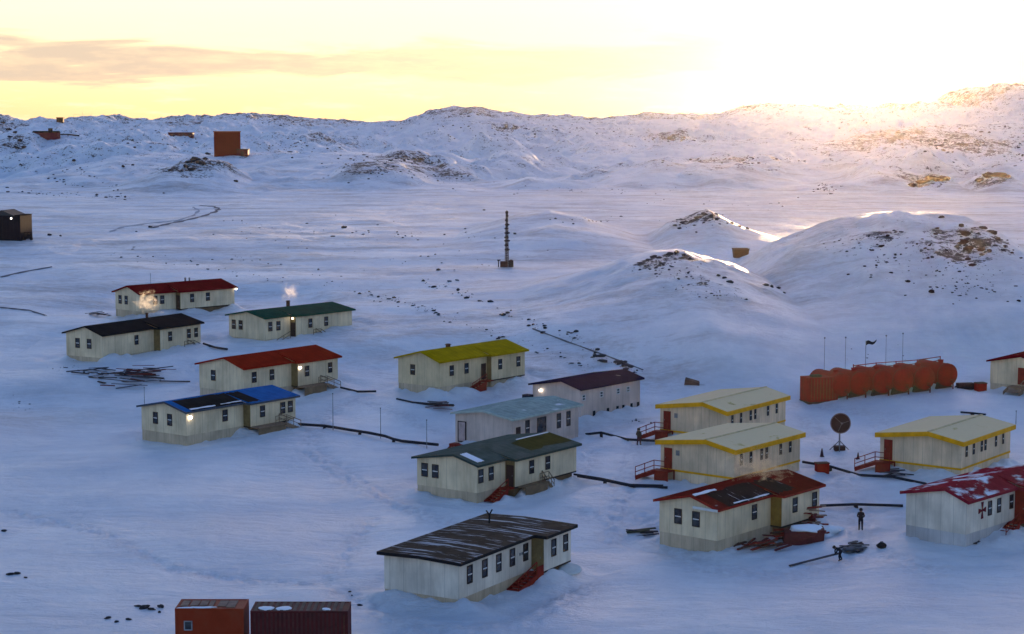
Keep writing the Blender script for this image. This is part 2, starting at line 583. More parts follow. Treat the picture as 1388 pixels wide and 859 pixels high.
SNOWCAP = mat('settled snow', (.80, .82, .86, 1), .6, .04, 1.0)
LAMP = glow_mat('lit lamp', (1.0, .93, .80, 1), 2.2)
GREENTRIM = mat('dark green trim', (.03, .05, .045, 1), .6, .2, 2)


# ------------------------------------------------------------------ mesh helpers
class MB:
    def __init__(self):
        self.v, self.f = [], []

    def poly(self, pts):
        i = len(self.v)
        self.v += [tuple(p) for p in pts]
        self.f.append(list(range(i, i + len(pts))))

    def box(self, x0, x1, y0, y1, z0, z1):
        i = len(self.v)
        self.v += [(x0, y0, z0), (x1, y0, z0), (x1, y1, z0), (x0, y1, z0), (x0, y0, z1), (x1, y0, z1), (x1, y1, z1), (x0, y1, z1)]
        self.f += [[i + a for a in q] for q in ((3, 2, 1, 0), (4, 5, 6, 7), (0, 1, 5, 4), (1, 2, 6, 5), (2, 3, 7, 6), (3, 0, 4, 7))]
        return self

    def hexa(self, p):
        i = len(self.v)
        self.v += [tuple(q) for q in p]
        self.f += [[i + a for a in q] for q in ((3, 2, 1, 0), (4, 5, 6, 7), (0, 1, 5, 4), (1, 2, 6, 5), (2, 3, 7, 6), (3, 0, 4, 7))]
        return self

    def slab(self, quad, t):
        """quad counter-clockwise seen from above, thickened downwards"""
        lo = [(x, y, z - t) for x, y, z in quad]
        return self.hexa(lo + list(quad))

    def prism(self, prof, x0, x1):
        """profile of (y, z) swept along x"""
        i, n = len(self.v), len(prof)
        self.v += [(x0, y, z) for y, z in prof] + [(x1, y, z) for y, z in prof]
        self.f.append([i + k for k in range(n)][::-1])
        self.f.append([i + n + k for k in range(n)])
        for k in range(n):
            self.f.append([i + k, i + (k + 1) % n, i + n + (k + 1) % n, i + n + k])
        return self

    def tube(self, p0, p1, r0, r1=None, n=8, caps=True):
        r1 = r0 if r1 is None else r1
        p0, p1 = Vector(p0), Vector(p1)
        d = (p1 - p0).normalized()
        a = d.orthogonal().normalized()
        b = d.cross(a)
        i = len(self.v)
        for p, r in ((p0, r0), (p1, r1)):
            for k in range(n):
                q = 2 * math.pi * k / n
                self.v.append(tuple(p + a * math.cos(q) * r + b * math.sin(q) * r))
        for k in range(n):
            self.f.append([i + k, i + (k + 1) % n, i + n + (k + 1) % n, i + n + k])
        if caps:
            self.f.append([i + k for k in range(n)][::-1])
            self.f.append([i + n + k for k in range(n)])
        return self

    def path(self, pts, r, n=6):
        """one continuous tube through the points"""
        pts = [Vector(p) for p in pts]
        i = len(self.v)
        for k, p in enumerate(pts):
            d = (pts[min(k + 1, len(pts) - 1)] - pts[max(k - 1, 0)]).normalized()
            a = d.cross(Vector((0, 0, 1)))
            a = a.normalized() if a.length > 1e-4 else Vector((1, 0, 0))
            b = a.cross(d)
            for q in range(n):
                t = 2 * math.pi * q / n
                self.v.append(tuple(p + a * math.cos(t) * r + b * math.sin(t) * r))
        for k in range(len(pts) - 1):
            for q in range(n):
                self.f.append([i + k * n + q, i + k * n + (q + 1) % n, i + (k + 1) * n + (q + 1) % n, i + (k + 1) * n + q])
        self.f.append([i + q for q in range(n)])
        e = i + (len(pts) - 1) * n
        self.f.append([e + q for q in range(n)][::-1])
        return self

    def lathe(self, prof, org, axis=(0, 0, 1), n=20, ring=False):
        """profile of (radius, height) turned about an axis"""
        d = Vector(axis).normalized()
        a = d.orthogonal().normalized()
        b = d.cross(a)
        o = Vector(org)
        i = len(self.v)
        for r, h in prof:
            for k in range(n):
                t = 2 * math.pi * k / n
                self.v.append(tuple(o + d * h + a * math.cos(t) * r + b * math.sin(t) * r))
        for j in range(len(prof) - 1):
            for k in range(n):
                self.f.append([i + j * n + k, i + j * n + (k + 1) % n, i + (j + 1) * n + (k + 1) % n, i + (j + 1) * n + k])
        if ring:            # closed ring profile, no end discs
            e = i + (len(prof) - 1) * n
            for k in range(n):
                self.f.append([e + k, e + (k + 1) % n, i + (k + 1) % n, i + k])
            return self
        self.f.append([i + k for k in range(n)][::-1])
        self.f.append([i + (len(prof) - 1) * n + k for k in range(n)])
        return self

    def ball(self, c, r, sub=2, sq=(1, 1, 1), rough=0.0, seed=0):
        bm = bmesh.new()
        bmesh.ops.create_icosphere(bm, subdivisions=sub, radius=1)
        rr = random.Random(seed)
        ph = [rr.uniform(0, 6.3) for _ in range(6)]
        i = len(self.v)
        for v in bm.verts:
            p = v.co
            k = 1 + rough * (math.sin(3.1 * p.x + ph[0]) * math.sin(2.7 * p.y + ph[1]) + .6 * math.sin(5.3 * p.z + ph[2] + 3 * p.x) + .5 * math.sin(7.7 * p.y + ph[3]) * math.cos(6.1 * p.x + ph[4]))
            self.v.append((c[0] + p.x * r * sq[0] * k, c[1] + p.y * r * sq[1] * k, c[2] + p.z * r * sq[2] * k))
        for f in bm.faces:
            self.f.append([i + v.index for v in f.verts])
        bm.free()
        return self

    def build(self, name, m, parent=None, smooth=False, recalc=True):
        me = bpy.data.meshes.new(name)
        me.from_pydata(self.v, [], self.f)
        if recalc:
            bm = bmesh.new()
            bm.from_mesh(me)
            bmesh.ops.recalc_face_normals(bm, faces=bm.faces)
            bm.to_mesh(me)
            bm.free()
        if smooth:
            me.polygons.foreach_set('use_smooth', [True] * len(me.polygons))
        me.materials.append(m)
        o = bpy.data.objects.new(name, me)
        COL.objects.link(o)
        if parent:
            o.parent = parent
        return o


def tag(o, label=None, cat=None, group=None, kind=None):
    if label:
        o['label'] = label
    if cat:
        o['category'] = cat
    if group:
        o['group'] = group
    if kind:
        o['kind'] = kind
    return o


def thing(name, label, cat, loc, rz=0.0, group=None):
    o = bpy.data.objects.new(name, None)
    o.empty_display_size = .5
    COL.objects.link(o)
    o.location = loc
    o.rotation_euler = (0, 0, rz)
    return tag(o, label, cat, group)


def copy_tree(o, parent=None):
    c = o.copy()
    COL.objects.link(c)
    if parent:
        c.parent = parent
    for ch in list(o.children):
        copy_tree(ch, c)
    return c


# ------------------------------------------------------------------ ground mesh
def snow_mat():
    m, N, Lk, P = nodes_of('snow and rock')
    tc = N.new('ShaderNodeTexCoord')
    geo = N.new('ShaderNodeNewGeometry')

    def noise(scale, stretch, detail=6, rough=.6, dist=0.0):
        mp = N.new('ShaderNodeMapping')
        mp.inputs['Scale'].default_value = stretch
        Lk.new(tc.outputs['Object'], mp.inputs[0])
        n = N.new('ShaderNodeTexNoise')
        n.inputs['Scale'].default_value = scale
        n.inputs['Detail'].default_value = detail
        n.inputs['Roughness'].default_value = rough
        n.inputs['Distortion'].default_value = dist
        Lk.new(mp.outputs[0], n.inputs['Vector'])
        return n

    def mr(src, a, b, c, d):
        r = N.new('ShaderNodeMapRange')
        r.inputs[1].default_value, r.inputs[2].default_value, r.inputs[3].default_value, r.inputs[4].default_value = a, b, c, d
        Lk.new(src, r.inputs[0])
        return r.outputs[0]

    def math_(op, a, b):
        q = N.new('ShaderNodeMath')
        q.operation = op
        for i, s in enumerate((a, b)):
            if isinstance(s, (int, float)):
                q.inputs[i].default_value = s
            else:
                Lk.new(s, q.inputs[i])
        return q.outputs[0]

    def mix(fac, a, b):
        q = N.new('ShaderNodeMix')
        q.data_type = 'RGBA'
        Lk.new(fac, q.inputs['Factor'])
        for k, s in (('A', a), ('B', b)):
            if isinstance(s, tuple):
                q.inputs[k].default_value = s
            else:
                Lk.new(s, q.inputs[k])
        return q.outputs['Result']

    # crusted and fresh snow
    n1 = noise(.075, (.8, .6, 1), 9, .70, .4)
    c = mix(mr(n1.outputs['Fac'], .35, .65, 0, 1), (.60, .65, .73, 1), (.86, .865, .88, 1))
    # thin cover: gravel showing through in wind-blown streaks
    n2 = noise(.09, (.45, 1.3, 1), 9, .72, .6)
    at_thin = N.new('ShaderNodeAttribute')
    at_thin.attribute_name = 'thin'
    n2b = noise(1.1, (.6, 1, 1), 6, .7)
    tn = math_('ADD', math_('MULTIPLY', n2.outputs['Fac'], .72), math_('MULTIPLY', n2b.outputs['Fac'], .28))
    tt = math_('MULTIPLY', mr(tn, .465, .63, 0, 1), at_thin.outputs['Fac'])
    c = mix(tt, c, (.30, .265, .25, 1))
    # trodden snow
    at_tr = N.new('ShaderNodeAttribute')
    at_tr.attribute_name = 'trod'
    nt_ = noise(1.3, (1, 1, 1), 7, .75)
    c = mix(math_('MULTIPLY', mr(nt_.outputs['Fac'], .42, .6, 0, .75), at_tr.outputs['Fac']), c, (.52, .52, .56, 1))
    # bare rock
    at_rock = N.new('ShaderNodeAttribute')
    at_rock.attribute_name = 'rock'
    n3 = noise(.16, (1, 1, 1.6), 9, .8, .3)
    n4 = noise(.9, (1, 1, 1), 8, .75)
    rn = math_('ADD', math_('MULTIPLY', n3.outputs['Fac'], .55), math_('MULTIPLY', n4.outputs['Fac'], .45))
    rf = mr(math_('ADD', rn, math_('MULTIPLY', at_rock.outputs['Fac'], .27)), .70, .735, 0, 1)
    n5 = noise(.4, (1, 1, 1), 6, .7)
    rc = mix(mr(n5.outputs['Fac'], .4, .62, 0, 1), (.014, .012, .014, 1), (.050, .030, .024, 1))
    c = mix(rf, c, rc)
    Lk.new(c, P.inputs['Base Color'])
    nr = noise(.08, (.4, 1.4, 1), 6, .6)
    Lk.new(math_('ADD', mr(nr.outputs['Fac'], .35, .65, .38, .6), math_('MULTIPLY', rf, .3)), P.inputs['Roughness'])
    P.inputs['Specular IOR Level'].default_value = .5
    # wind-packed relief
    b1 = noise(.5, (.5, 1.2, 1), 8, .68, .5)
    b2 = noise(3.0, (.6, 1.0, 1), 6, .7)
    hsum = math_('ADD', b1.outputs['Fac'], math_('MULTIPLY', b2.outputs['Fac'], .22))
    bp = N.new('ShaderNodeBump')
    bp.inputs['Strength'].default_value = .8
    bp.inputs['Distance'].default_value = 1.0
    Lk.new(hsum, bp.inputs['Height'])
    Lk.new(bp.outputs[0], P.inputs['Normal'])
    return m


THIN_PATCH = [  # photo pixel, world radii along x and y, strength
    (420, 320, 40, 90, .9), (180, 350, 30, 40, .5), (640, 330, 40, 60, .8), (760, 330, 30, 50, .6), (560, 410, 20, 40, .5),
    (720, 460, 18, 14, .8), (800, 490, 12, 10, .8), (840, 510, 8, 6, .7), (900, 360, 25, 30, .5), (150, 300, 40, 80, .6), (1000, 270, 80, 90, .7), (700, 270, 80, 90, .7),
    (330, 372, 14, 8, .7), (470, 392, 14, 8, .8), (560, 414, 12, 8, .8), (640, 436, 12, 8, .8), (300, 330, 30, 25, .6), (500, 350, 30, 30, .7), (860, 575, 6, 6, .6), (1200, 690, 5, 5, .35), (30, 370, 30, 25, .6), (40, 560, 8, 10, .5), (1080, 230, 60, 60, .6),
]
ROCK_PATCH = [
    (1305, 330, 3.0, 7, 1.0), (1310, 352, 2.4, 6, 1.0), (1340, 325, 4.0, 7, .9), (1331, 340, 4, 3, .7), (1270, 318, 2.0, 4, .7), (1200, 318, 3.5, 4, .55), (1150, 328, 8, 7, .25),
    (1255, 340, 6, 6, .35), (1300, 390, 18, 14, .22), (895, 352, 4, 4, .9), (930, 350, 5, 4, .6), (905, 372, 6, 7, .4), (980, 385, 5, 5, .35), (955, 395, 9, 6, .35), (920, 300, 6, 6, .5), (958, 290, 4, 5, .6),
    (1255, 246, 9, 14, 1.0), (1345, 240, 9, 14, 1.0), (262, 220, 10, 20, .9), (370, 160, 18, 40, .8), (625, 150, 24, 50, .7), (240, 165, 14, 30, .7), (1320, 125, 25, 60, .7),
    (550, 215, 12, 16, .8), (20, 190, 8, 16, .8), (240, 200, 12, 14, .7), (905, 186, 10, 20, .7), (1290, 190, 30, 30, .5), (1200, 190, 30, 30, .45),
    (1000, 217, 25, 16, .5), (1115, 255, 6, 10, .5), (500, 220, 12, 20, .5), (590, 240, 10, 16, .5), (700, 175, 30, 30, .3), (450, 190, 30, 40, .3),
]


def make_ground():
    nr, nc = GX.shape
    v = np.stack([GX, GY, GZ], -1).reshape(-1, 3)
    i = np.arange(nr * nc).reshape(nr, nc)
    q = np.stack([i[:-1, :-1], i[:-1, 1:], i[1:, 1:], i[1:, :-1]], -1).reshape(-1, 4)
    me = bpy.data.meshes.new('snowy_ground')
    me.vertices.add(len(v))
    me.vertices.foreach_set('co', v.astype(np.float32).ravel())
    me.loops.add(q.size)
    me.loops.foreach_set('vertex_index', q.astype(np.int32).ravel())
    me.polygons.add(len(q))
    me.polygons.foreach_set('loop_start', np.arange(0, q.size, 4, dtype=np.int32))
    me.polygons.foreach_set('loop_total', np.full(len(q), 4, dtype=np.int32))
    me.polygons.foreach_set('use_smooth', np.ones(len(q), dtype=bool))
    me.update(calc_edges=True)
    rock = GR.copy() * .70
    thin = np.clip((GY - 240) / 120, 0, .75) * np.clip((760 - GY) / 150, 0, 1) + .06
    for lst, arr in ((ROCK_PATCH, rock), (THIN_PATCH, thin)):
        for px, py, rx, ry, s in lst:
            p = at(px, py)
            e = np.exp(-(((GX - p.x) / rx) ** 2 + ((GY - p.y) / ry) ** 2))
            arr += s * e * (.74 if arr is rock else 1)
    trod = np.zeros(GX.shape)
    nb = (GY > 100) & (GY < 300)
    trod[nb] = trodden(GX[nb], GY[nb])
    for nm, arr in (('rock', rock), ('thin', thin), ('trod', trod)):
        a = me.attributes.new(nm, 'FLOAT', 'POINT')
        a.data.foreach_set('value', np.clip(arr, 0, .80).astype(np.float32).ravel())
    me.materials.append(snow_mat())
    o = bpy.data.objects.new('snowy_ground', me)
    COL.objects.link(o)
    tag(o, kind='structure')


make_ground()


# ------------------------------------------------------------------ houses
def window(par, face, pos, zc, w, h, off, frame, divide=True):
    """a sash window on the front (y = off, facing -y) or the gable (x = off, facing -x); children of the frame hold the pane"""
    def bx(m, a0, a1, b0, b1, d0, d1):
        if face == 'front':
            m.box(a0, a1, off - d1, off - d0, b0, b1)
        else:
            m.box(off - d1, off - d0, a0, a1, b0, b1)
    m = MB()
    t = .07
    x0, x1, z0, z1 = pos - w / 2, pos + w / 2, zc - h / 2, zc + h / 2
    bx(m, x0 - t, x0, z0 - t, z1 + t, 0.002, .06)
    bx(m, x1, x1 + t, z0 - t, z1 + t, 0.002, .06)
    bx(m, x0, x1, z1, z1 + t, 0.002, .06)
    bx(m, x0, x1, z0 - t, z0, 0.002, .09)
    fr = m.build('window', frame, par)
    if divide:
        sb = MB()
        bx(sb, x0, x1, zc - .05, zc + .03, 0.02, .05)
        sb.build('sash_bar', WHITE, fr)
    p = MB()
    bx(p, x0, x1, z0, z1, 0.004, .018)
    p.build('pane', GLASS, fr)
    return fr


def stair_run(par, x_top, x_bot, y0, y1, z_top, m, rail=True, both=False, solid=True):
    """steps along x from the landing down to the ground, parts: stairs (> handrail)"""
    n = 6
    s = MB()
    for k in range(n):
        f0, f1 = k / n, (k + 1) / n
        xa = x_top + (x_bot - x_top) * f0
        xb = x_top + (x_bot - x_top) * f1
        zt = z_top * (1 - f0) - .02
        s.box(min(xa, xb), max(xa, xb) + .02, y0 + .04, y1 - .04, zt - .06, zt)
    for y in (y0, y1 - .05):
        s.hexa([(x_top, y, z_top - .4), (x_bot, y, -.3), (x_bot, y + .05, -.3), (x_top, y + .05, z_top - .4),
                (x_top, y, z_top + .02), (x_bot, y, .12), (x_bot, y + .05, .12), (x_top, y + .05, z_top + .02)])
    if solid:
        s.hexa([(x_top, y0 + .06, -.3), (x_bot, y0 + .06, -.3), (x_bot, y0 + .1, -.3), (x_top, y0 + .1, -.3),
                (x_top, y0 + .06, z_top - .2), (x_bot, y0 + .06, 0.05), (x_bot, y0 + .1, 0.05), (x_top, y0 + .1, z_top - .2)])
    st = s.build('stairs', m, par)
    if rail:
        for y in ([y0 + .03, y1 - .03] if both else [y0 + .03]):
            h = MB()
            h.tube((x_top, y, z_top + .95), (x_bot, y, .95), .045, n=6)
            h.tube((x_top, y, z_top + .5), (x_bot, y, .5), .035, n=6)
            for f in (0, .5, 1):
                xx = x_top + (x_bot - x_top) * f
                h.tube((xx, y, z_top * (1 - f) - .1), (xx, y, z_top * (1 - f) + .97), .04, n=6)
            h.build('handrail', m, st)
    return st


def lamp_part(par, p, lit=True, r=.16):
    h = MB().box(p[0] - .09, p[0] + .09, p[1] - .02, p[1] + .12, p[2] + r - .02, p[2] + r + .1).build('wall_lamp', STEEL, par)
    MB().ball(p, r, 2).build('bulb', LAMP if lit else WHITE, h, True)
    return h


def house(key, name, label, roofm, wall=WALL, skirt=SKIRT, b0=None, p=1.1, trim=None, wins_g=(), wins_a=(), wins_w=(), frame=WHITE, win=(.62, 1.15), zs=.95,
          flat=False, o=.38, wz=.60, sidem=SIDEY, ft=.2, band=None, fm=None, under=PLY):
    x, y, z, yaw, L, W, H, r, rf = FIT[key]
    t = thing(name, label, 'house', (x, y, z), yaw, 'prefabricated houses of the village')
    rv = W * rf
    zw = H - .12
    s0 = (r) / (rv + o)                 # near slope
    s1 = r / (W - rv + o)

    def zn(v):
        return H - .05 + s0 * (v + o) if not flat else H - .05

    def zf(v):
        return H - .05 + s1 * (W + o - v) if not flat else H - .05
    # walls
    m = MB()
    if flat:
        m.box(0, L, 0, W, zs, H - .16)
    else:
        m.prism([(0, zs), (W, zs), (W, zf(W) - .17), (rv, zn(rv) - .17), (0, zn(0) - .17)], 0, L)
    bw = b0
    if b0:
        m.box(bw, L, -p, .05, zs, H - .16)
    m.build('wall', wall, t)
    MB().box(.03, L - .03, .03, W - .03, -.9, zs).build('skirt', skirt, t)
    if b0:
        MB().box(bw + .35, L - .25, -p + .35, .03, -.9, zs).build('underfloor_boarding', under, t)
        MB().box(bw + .002, L - .002, -p + .002, .04, zs - .14, zs - .001).build('floor_edge', DARKW, t)
        MB().box(bw - .03, bw + .0, -p + .01, -.002, zs + .0, H - .2).build('side_boarding', sidem, t)
    # roof
    m = MB()
    tt = .14
    if flat:
        zt = H
        dz = .12
        if b0:
            m.slab([(-o, -o, zt), (bw - .25, -o, zt), (bw - .25, W / 2, zt + dz), (-o, W / 2, zt + dz)], tt)
            m.slab([(bw - .25, -p - o, zt - .02), (L + o, -p - o, zt - .02), (L + o, W / 2, zt + dz), (bw - .25, W / 2, zt + dz)], tt)
        m.slab([(-o, W / 2, zt + dz), (L + o, W / 2, zt + dz), (L + o, W + o, zt), (-o, W + o, zt)], tt)
    else:
        zr = zn(rv)
        e = H - .05
        b1 = (bw - .25) if b0 else L + o
        m.slab([(-o, -o, e), (b1, -o, e), (b1, rv, zr), (-o, rv, zr)], tt)
        if b0:
            m.slab([(b1, -p - o, e), (L + o, -p - o, e), (L + o, rv, zr), (b1, rv, zr)], tt)
        m.slab([(-o, rv, zr), (L + o, rv, zr), (L + o, W + o, e), (-o, W + o, e)], tt)
    rf_o = m.build('roof', roofm, t)
    # fascia boards under the roof edge
    m = MB()
    e = (H if flat else H - .05) - .005
    fb = .035

    def board(a, b, hgt):
        a, b = Vector(a), Vector(b)
        d = (b - a)
        d.z = 0
        d.normalize()
        nrm = Vector((d.y, -d.x, 0)) * fb
        q = Vector((0, 0, -hgt))
        m.hexa([a + q, b + q, b + q + nrm, a + q + nrm, a, b, b + nrm, a + nrm])
    zr = (H + .12) if flat else zn(rv)
    if b0:
        board((-o, -o, e), (bw - .25, -o, e), ft)
        board((bw - .25, -p - o, e), (L + o, -p - o, e), ft)
        board((bw - .25, -o - fb, e), (bw - .25, -p - o, e), ft)
        yb = -p - o
    else:
        board((-o, -o, e), (L + o, -o, e), ft)
        yb = -o
    rvv = W / 2 if flat else rv
    board((-o, rvv, zr), (-o, -o, e), ft)
    board((-o, W + o, e), (-o, rvv, zr), ft)
    board((L + o, yb, e), (L + o, rvv, zr), ft)
    board((L + o, rvv, zr), (L + o, W + o, e), ft)
    board((L + o, W + o, e), (-o, W + o, e), ft)
    m.build('fascia', trim or roofm, t)
    if band:
        m = MB()
        m.box(-.03, L + .03, -.03, -.002, zs - .1, zs + .1)
        m.box(-.03, -.002, -.0, W + .03, zs - .1, zs + .1)
        m.build('trim_band', band, t)
    zc = zs + (H - .2 - zs) * wz
    for f in wins_g:
        window(t, 'gable', W * f, zc, win[0], win[1], 0, frame)
    for f in wins_a:
        ln = b0 if b0 else L
        window(t, 'front', ln * f, zc, win[0], win[1], 0, frame)
    for f in wins_w:
        window(t, 'front', b0 + (L - b0) * f, zc, win[0], win[1], -p, frame)
    t['_'] = 0
    del t['_']
    return t, dict(L=L, W=W, H=H, p=p, b0=b0, zs=zs, zc=zc, rv=rv, zr=zr, zn=zn, zf=zf, o=o, roof=rf_o, s0=s0, b1=(b0 - .25) if b0 else 1e9, e=H - .05)


def side_door(t, d, m, w=.85):
    """door in the side of the projecting wing, facing the gable end"""
    b, p, zs = d['b0'], d['p'], d['zs']
    o = MB().box(b - .075, b - .032, -p + .12, -p + .12 + min(w, p - .2), zs + .02, zs + 2.05).build('door', m, t)
    MB().tube((b - .1, -p + .25, zs + 1.0), (b - .1, -p + .25, zs + 1.12), .025, n=6).build('handle', STEEL, o)


def wing_stairs(t, d, m=REDW, ln=2.6, rail=True):
    """landing at the side door and steps running down beside the long wall"""
    b, p, zs = d['b0'], d['p'], d['zs']
    MB().box(b - 1.05, b - .04, -p, -.03, zs - .12, zs - .02).build('landing', m, t)
    stair_run(t, b - 1.05, b - 1.05 - ln, -p, -.04, zs - .02, m, rail)


def deck(t, d, f0, f1, depth=1.25, m=TANW, run=2.2, under=PLY):
    """open deck along the wing with steps going down at its far end"""
    b, p, zs, L = d['b0'], d['p'], d['zs'], d['L']
    x0, x1 = b + (L - b) * f0, b + (L - b) * f1
    dk = MB().box(x0, x1, -p - depth, -p - .01, zs - .14, zs - .02).build('deck', m, t)
    u = MB()
    u.box(x0 + .1, x1 - .1, -p - depth + .08, -p - depth + .12, -.6, zs - .14)
    u.build('deck_skirt', under, dk)
    st = stair_run(t, x1, x1 + run, -p - depth, -p - .05, zs - .02, m, True, True, False)
    h = MB()
    for zz in (.5, .95):
        h.tube((x0 + (x1 - x0) * .62, -p - depth + .04, zs + zz), (x1, -p - depth + .04, zs + zz), .04, n=6)
    h.tube((x0 + (x1 - x0) * .62, -p - depth + .04, zs - .1), (x0 + (x1 - x0) * .62, -p - depth + .04, zs + .97), .045, n=6)
    h.build('deck_railing', m, t)


def end_stairs(t, d, m=REDW):
    """door at the far end of the gable wall, landing with steps running along +y and a railing"""
    W, zs = d['W'], d['zs']
    o = MB().box(-.06, -.003, W - 1.35, W - .45, zs + .11, zs + 2.15).build('door', m, t)
    MB().tube((-.1, W - .6, zs + 1.1), (-.1, W - .6, zs + 1.25), .025, n=6).build('handle', STEEL, o)
    MB().box(-1.3, -.04, W - 1.7, W - .1, zs - .06, zs + .04).build('landing', m, t)
    k = MB()
    for px_, py_ in ((-1.25, W - 1.65), (-1.25, W - .18), (-.1, W - 1.65)):
        k.box(px_ - .05, px_ + .05, py_ - .05, py_ + .05, -.5, zs - .06)
    k.box(-1.22, -1.18, W - 1.6, W - .2, -.2, zs - .06)
    k.build('landing_posts', m, t)
    n = 6
    s = MB()
    zt = zs + .02
    for i in range(n):
        f = i / n
        s.box(-1.28, -.2, W - .1 + 2.2 * f, W - .1 + 2.2 * (f + 1 / n) + .03, zt * (1 - f) - .07, zt * (1 - f))
    for xx in (-1.3, -.2):
        s.hexa([(xx, W - .1, zt - .35), (xx + .05, W - .1, zt - .35), (xx + .05, W + 2.1, -.3), (xx, W + 2.1, -.3),
                (xx, W - .1, zt), (xx + .05, W - .1, zt), (xx + .05, W + 2.1, .12), (xx, W + 2.1, .12)])
    st = s.build('stairs', m, t)
    h = MB()
    for xx in (-1.28,):
        for zz in (.5, 1.0):
            h.tube((xx, W - 1.65, zt + zz), (xx, W - .1, zt + zz), .045, n=6)
            h.tube((xx, W - .1, zt + zz), (xx, W + 2.1, zz), .045, n=6)
        for yy, zb in ((W - 1.65, zt), (W - .1, zt), (W + 1.0, zt * .5), (W + 2.1, 0)):
            h.tube((xx, yy, zb - .1), (xx, yy, zb + 1.02), .045, n=6)
    h.build('handrail', m, st)


def roof_patch(d, name, m, u0, u1, f0, f1, jag=.25, lift=.02, far=False, seed=1, edge=True):
    """a torn or bare area of the near roof slope, thin slab with an uneven outline"""
    rr = random.Random(seed)
    rv, zn, o = d['rv'], d['zn'], d['o']
    vb = -o - (d['p'] if (u0 + u1) / 2 > d['b1'] else 0)
    v0, v1 = vb + (rv - vb) * f0, vb + (rv - vb) * f1
    n = 9
    lo, hi = [], []
    for k in range(n):
        u = u0 + (u1 - u0) * k / (n - 1)
        a = v0 + (rr.uniform(0, jag) if f0 > 0.01 else .02)
        b = v1 - rr.uniform(0, jag)
        lo.append((u, a))
        hi.append((u, b))
    m_ = MB()

    def zp(u, v):
        if (u0 + u1) / 2 > d['b1']:
            return d['e'] + (d['zr'] - d['e']) * (v + d['p'] + o) / (rv + d['p'] + o)
        return zn(v)
    for k in range(n - 1):
        q = [lo[k], lo[k + 1], hi[k + 1], hi[k]]
        m_.slab([(u, v, zp(u, v) + lift) for u, v in q], lift * .8)
    return m_.build(name, m, d['roof'])


def chimney(d, u, v, h=.9, r=.16, m=STEEL, cap=True, far=True):
    z = d['zf'](v) if v > d['rv'] else d['zn'](v)
    c = MB()
    c.tube((u, v, z - .1), (u, v, z + h), r, n=12)
    if cap:
        c.tube((u, v, z + h), (u, v, z + h + .1), r * 1.5, r * .8, n=12)
    return c.build('chimney', m, d['roof'])


RED_A = roof_mat('dark red roof sheets', (.19, .007, .010, 1))
RED_B = roof_mat('red roof sheets', (.36, .024, .010, 1))
RED_C = roof_mat('faded red roof sheets', (.17, .018, .012, 1), .1)
RED_D = roof_mat('frosted red roof sheets', (.34, .030, .040, 1), .46)
BLK = roof_mat('black roof felt', (.022, .021, .022, 1))
GRN = roof_mat('green roof sheets', (.018, .085, .055, 1))
GRN2 = roof_mat('grey green roof sheets', (.115, .135, .110, 1), .0, .9, (.065, .085, .065, 1))
BLU = roof_mat('bright blue roof sheets', (.022, .15, .42, 1))
YLW = roof_mat('yellow roof sheets', (.46, .30, .004, 1), .0)
PUR = roof_mat('dark purple roof sheets', (.020, .015, .044, 1), .06)
TEAL = roof_mat('pale teal roof sheets', (.34, .43, .39, 1), .2)
YSN = roof_mat('yellow roof sheets under frost', (.62, .40, .10, 1), .98, snow_col=(.84, .64, .38, 1))
OLD = roof_mat('old brown corrugated roof', (.115, .078, .052, 1), .36, .5, snow_col=(.55, .54, .55, 1), strips=True)
FELT = roof_mat('torn roof felt', (.030, .027, .024, 1), .08, .7, strips=True)
FELT2 = roof_mat('torn snowy roof felt', (.035, .024, .022, 1), .20, .8, strips=True)
MOSS = roof_mat('olive worn roof area', (.085, .075, .022, 1), .0)

t, d = house('red_far', 'red_roofed_house', 'cream house with a plain dark red roof, farthest back at the left', RED_A, b0=FIT['red_far'][4] * .39,
             wins_g=(.55, .80), wins_a=(.42, .61), wins_w=(.21, .50), frame=DARKW)
side_door(t, d, DARKW)
lamp_part(t, (d['L'] + .15, -d['p'] - .25, d['H'] - .35))
chimney(d, 11.0, d['rv'] + .6, .55, .14)
chimney(d, 11.8, d['rv'] + .6, .5, .12)
MB().tube((4.0, d['rv'], d['zr'] - .1), (4.0, d['rv'], d['zr'] + 1.6), .03, n=5).build('roof_aerial', STEEL, d['roof'])
HOUSE_RED_FAR = (t, d)

t, d = house('dark', 'black_roofed_house', 'cream house with a plain black roof, leftmost of the village houses', BLK, b0=FIT['dark'][4] * .545,
             wins_g=(.36, .68), wins_a=(.65,), wins_w=(.235, .70, .88), frame=DARKW)
deck(t, d, .05, .66, 1.2, PLY, 2.2)
chimney(d, 12.2, d['rv'] + .4, .6, .18, RUST)
HOUSE_BLACK = (t, d)

t, d = house('green', 'green_roofed_house', 'cream house with a dark green roof and a steaming chimney', GRN, b0=FIT['green'][4] * .30,
             wins_g=(.86, .67), wins_a=(.20, .52), wins_w=(.25, .53), frame=DARKW)
side_door(t, d, DARKW)
wing_stairs(t, d, PLY)
deck(t, d, .0, .34, 1.1, PLY, 1.6, mat('mossy boarding', (.13, .115, .05, 1)))
lamp_part(t, (d['b0'] - .22, -d['p'] * .6, d['H'] - .5), True, .13)
chimney(d, d['L'] * .50, d['rv'] + .5, .75, .26, RUST)
HOUSE_GREEN = (t, d)

t, d = house('red_mid', 'red_roofed_house', 'cream house with a bright red roof, directly behind the blue roofed house', RED_B, b0=FIT['red_mid'][4] * .53,
             wins_g=(.68,), wins_a=(.21, .58), wins_w=(.22, .80), frame=DARKW)
deck(t, d, -.02, .55, 1.25, TANW, 2.4)
lamp_part(t, (d['b0'] + .25, -d['p'] - .16, d['zc'] + .55), True, .17)

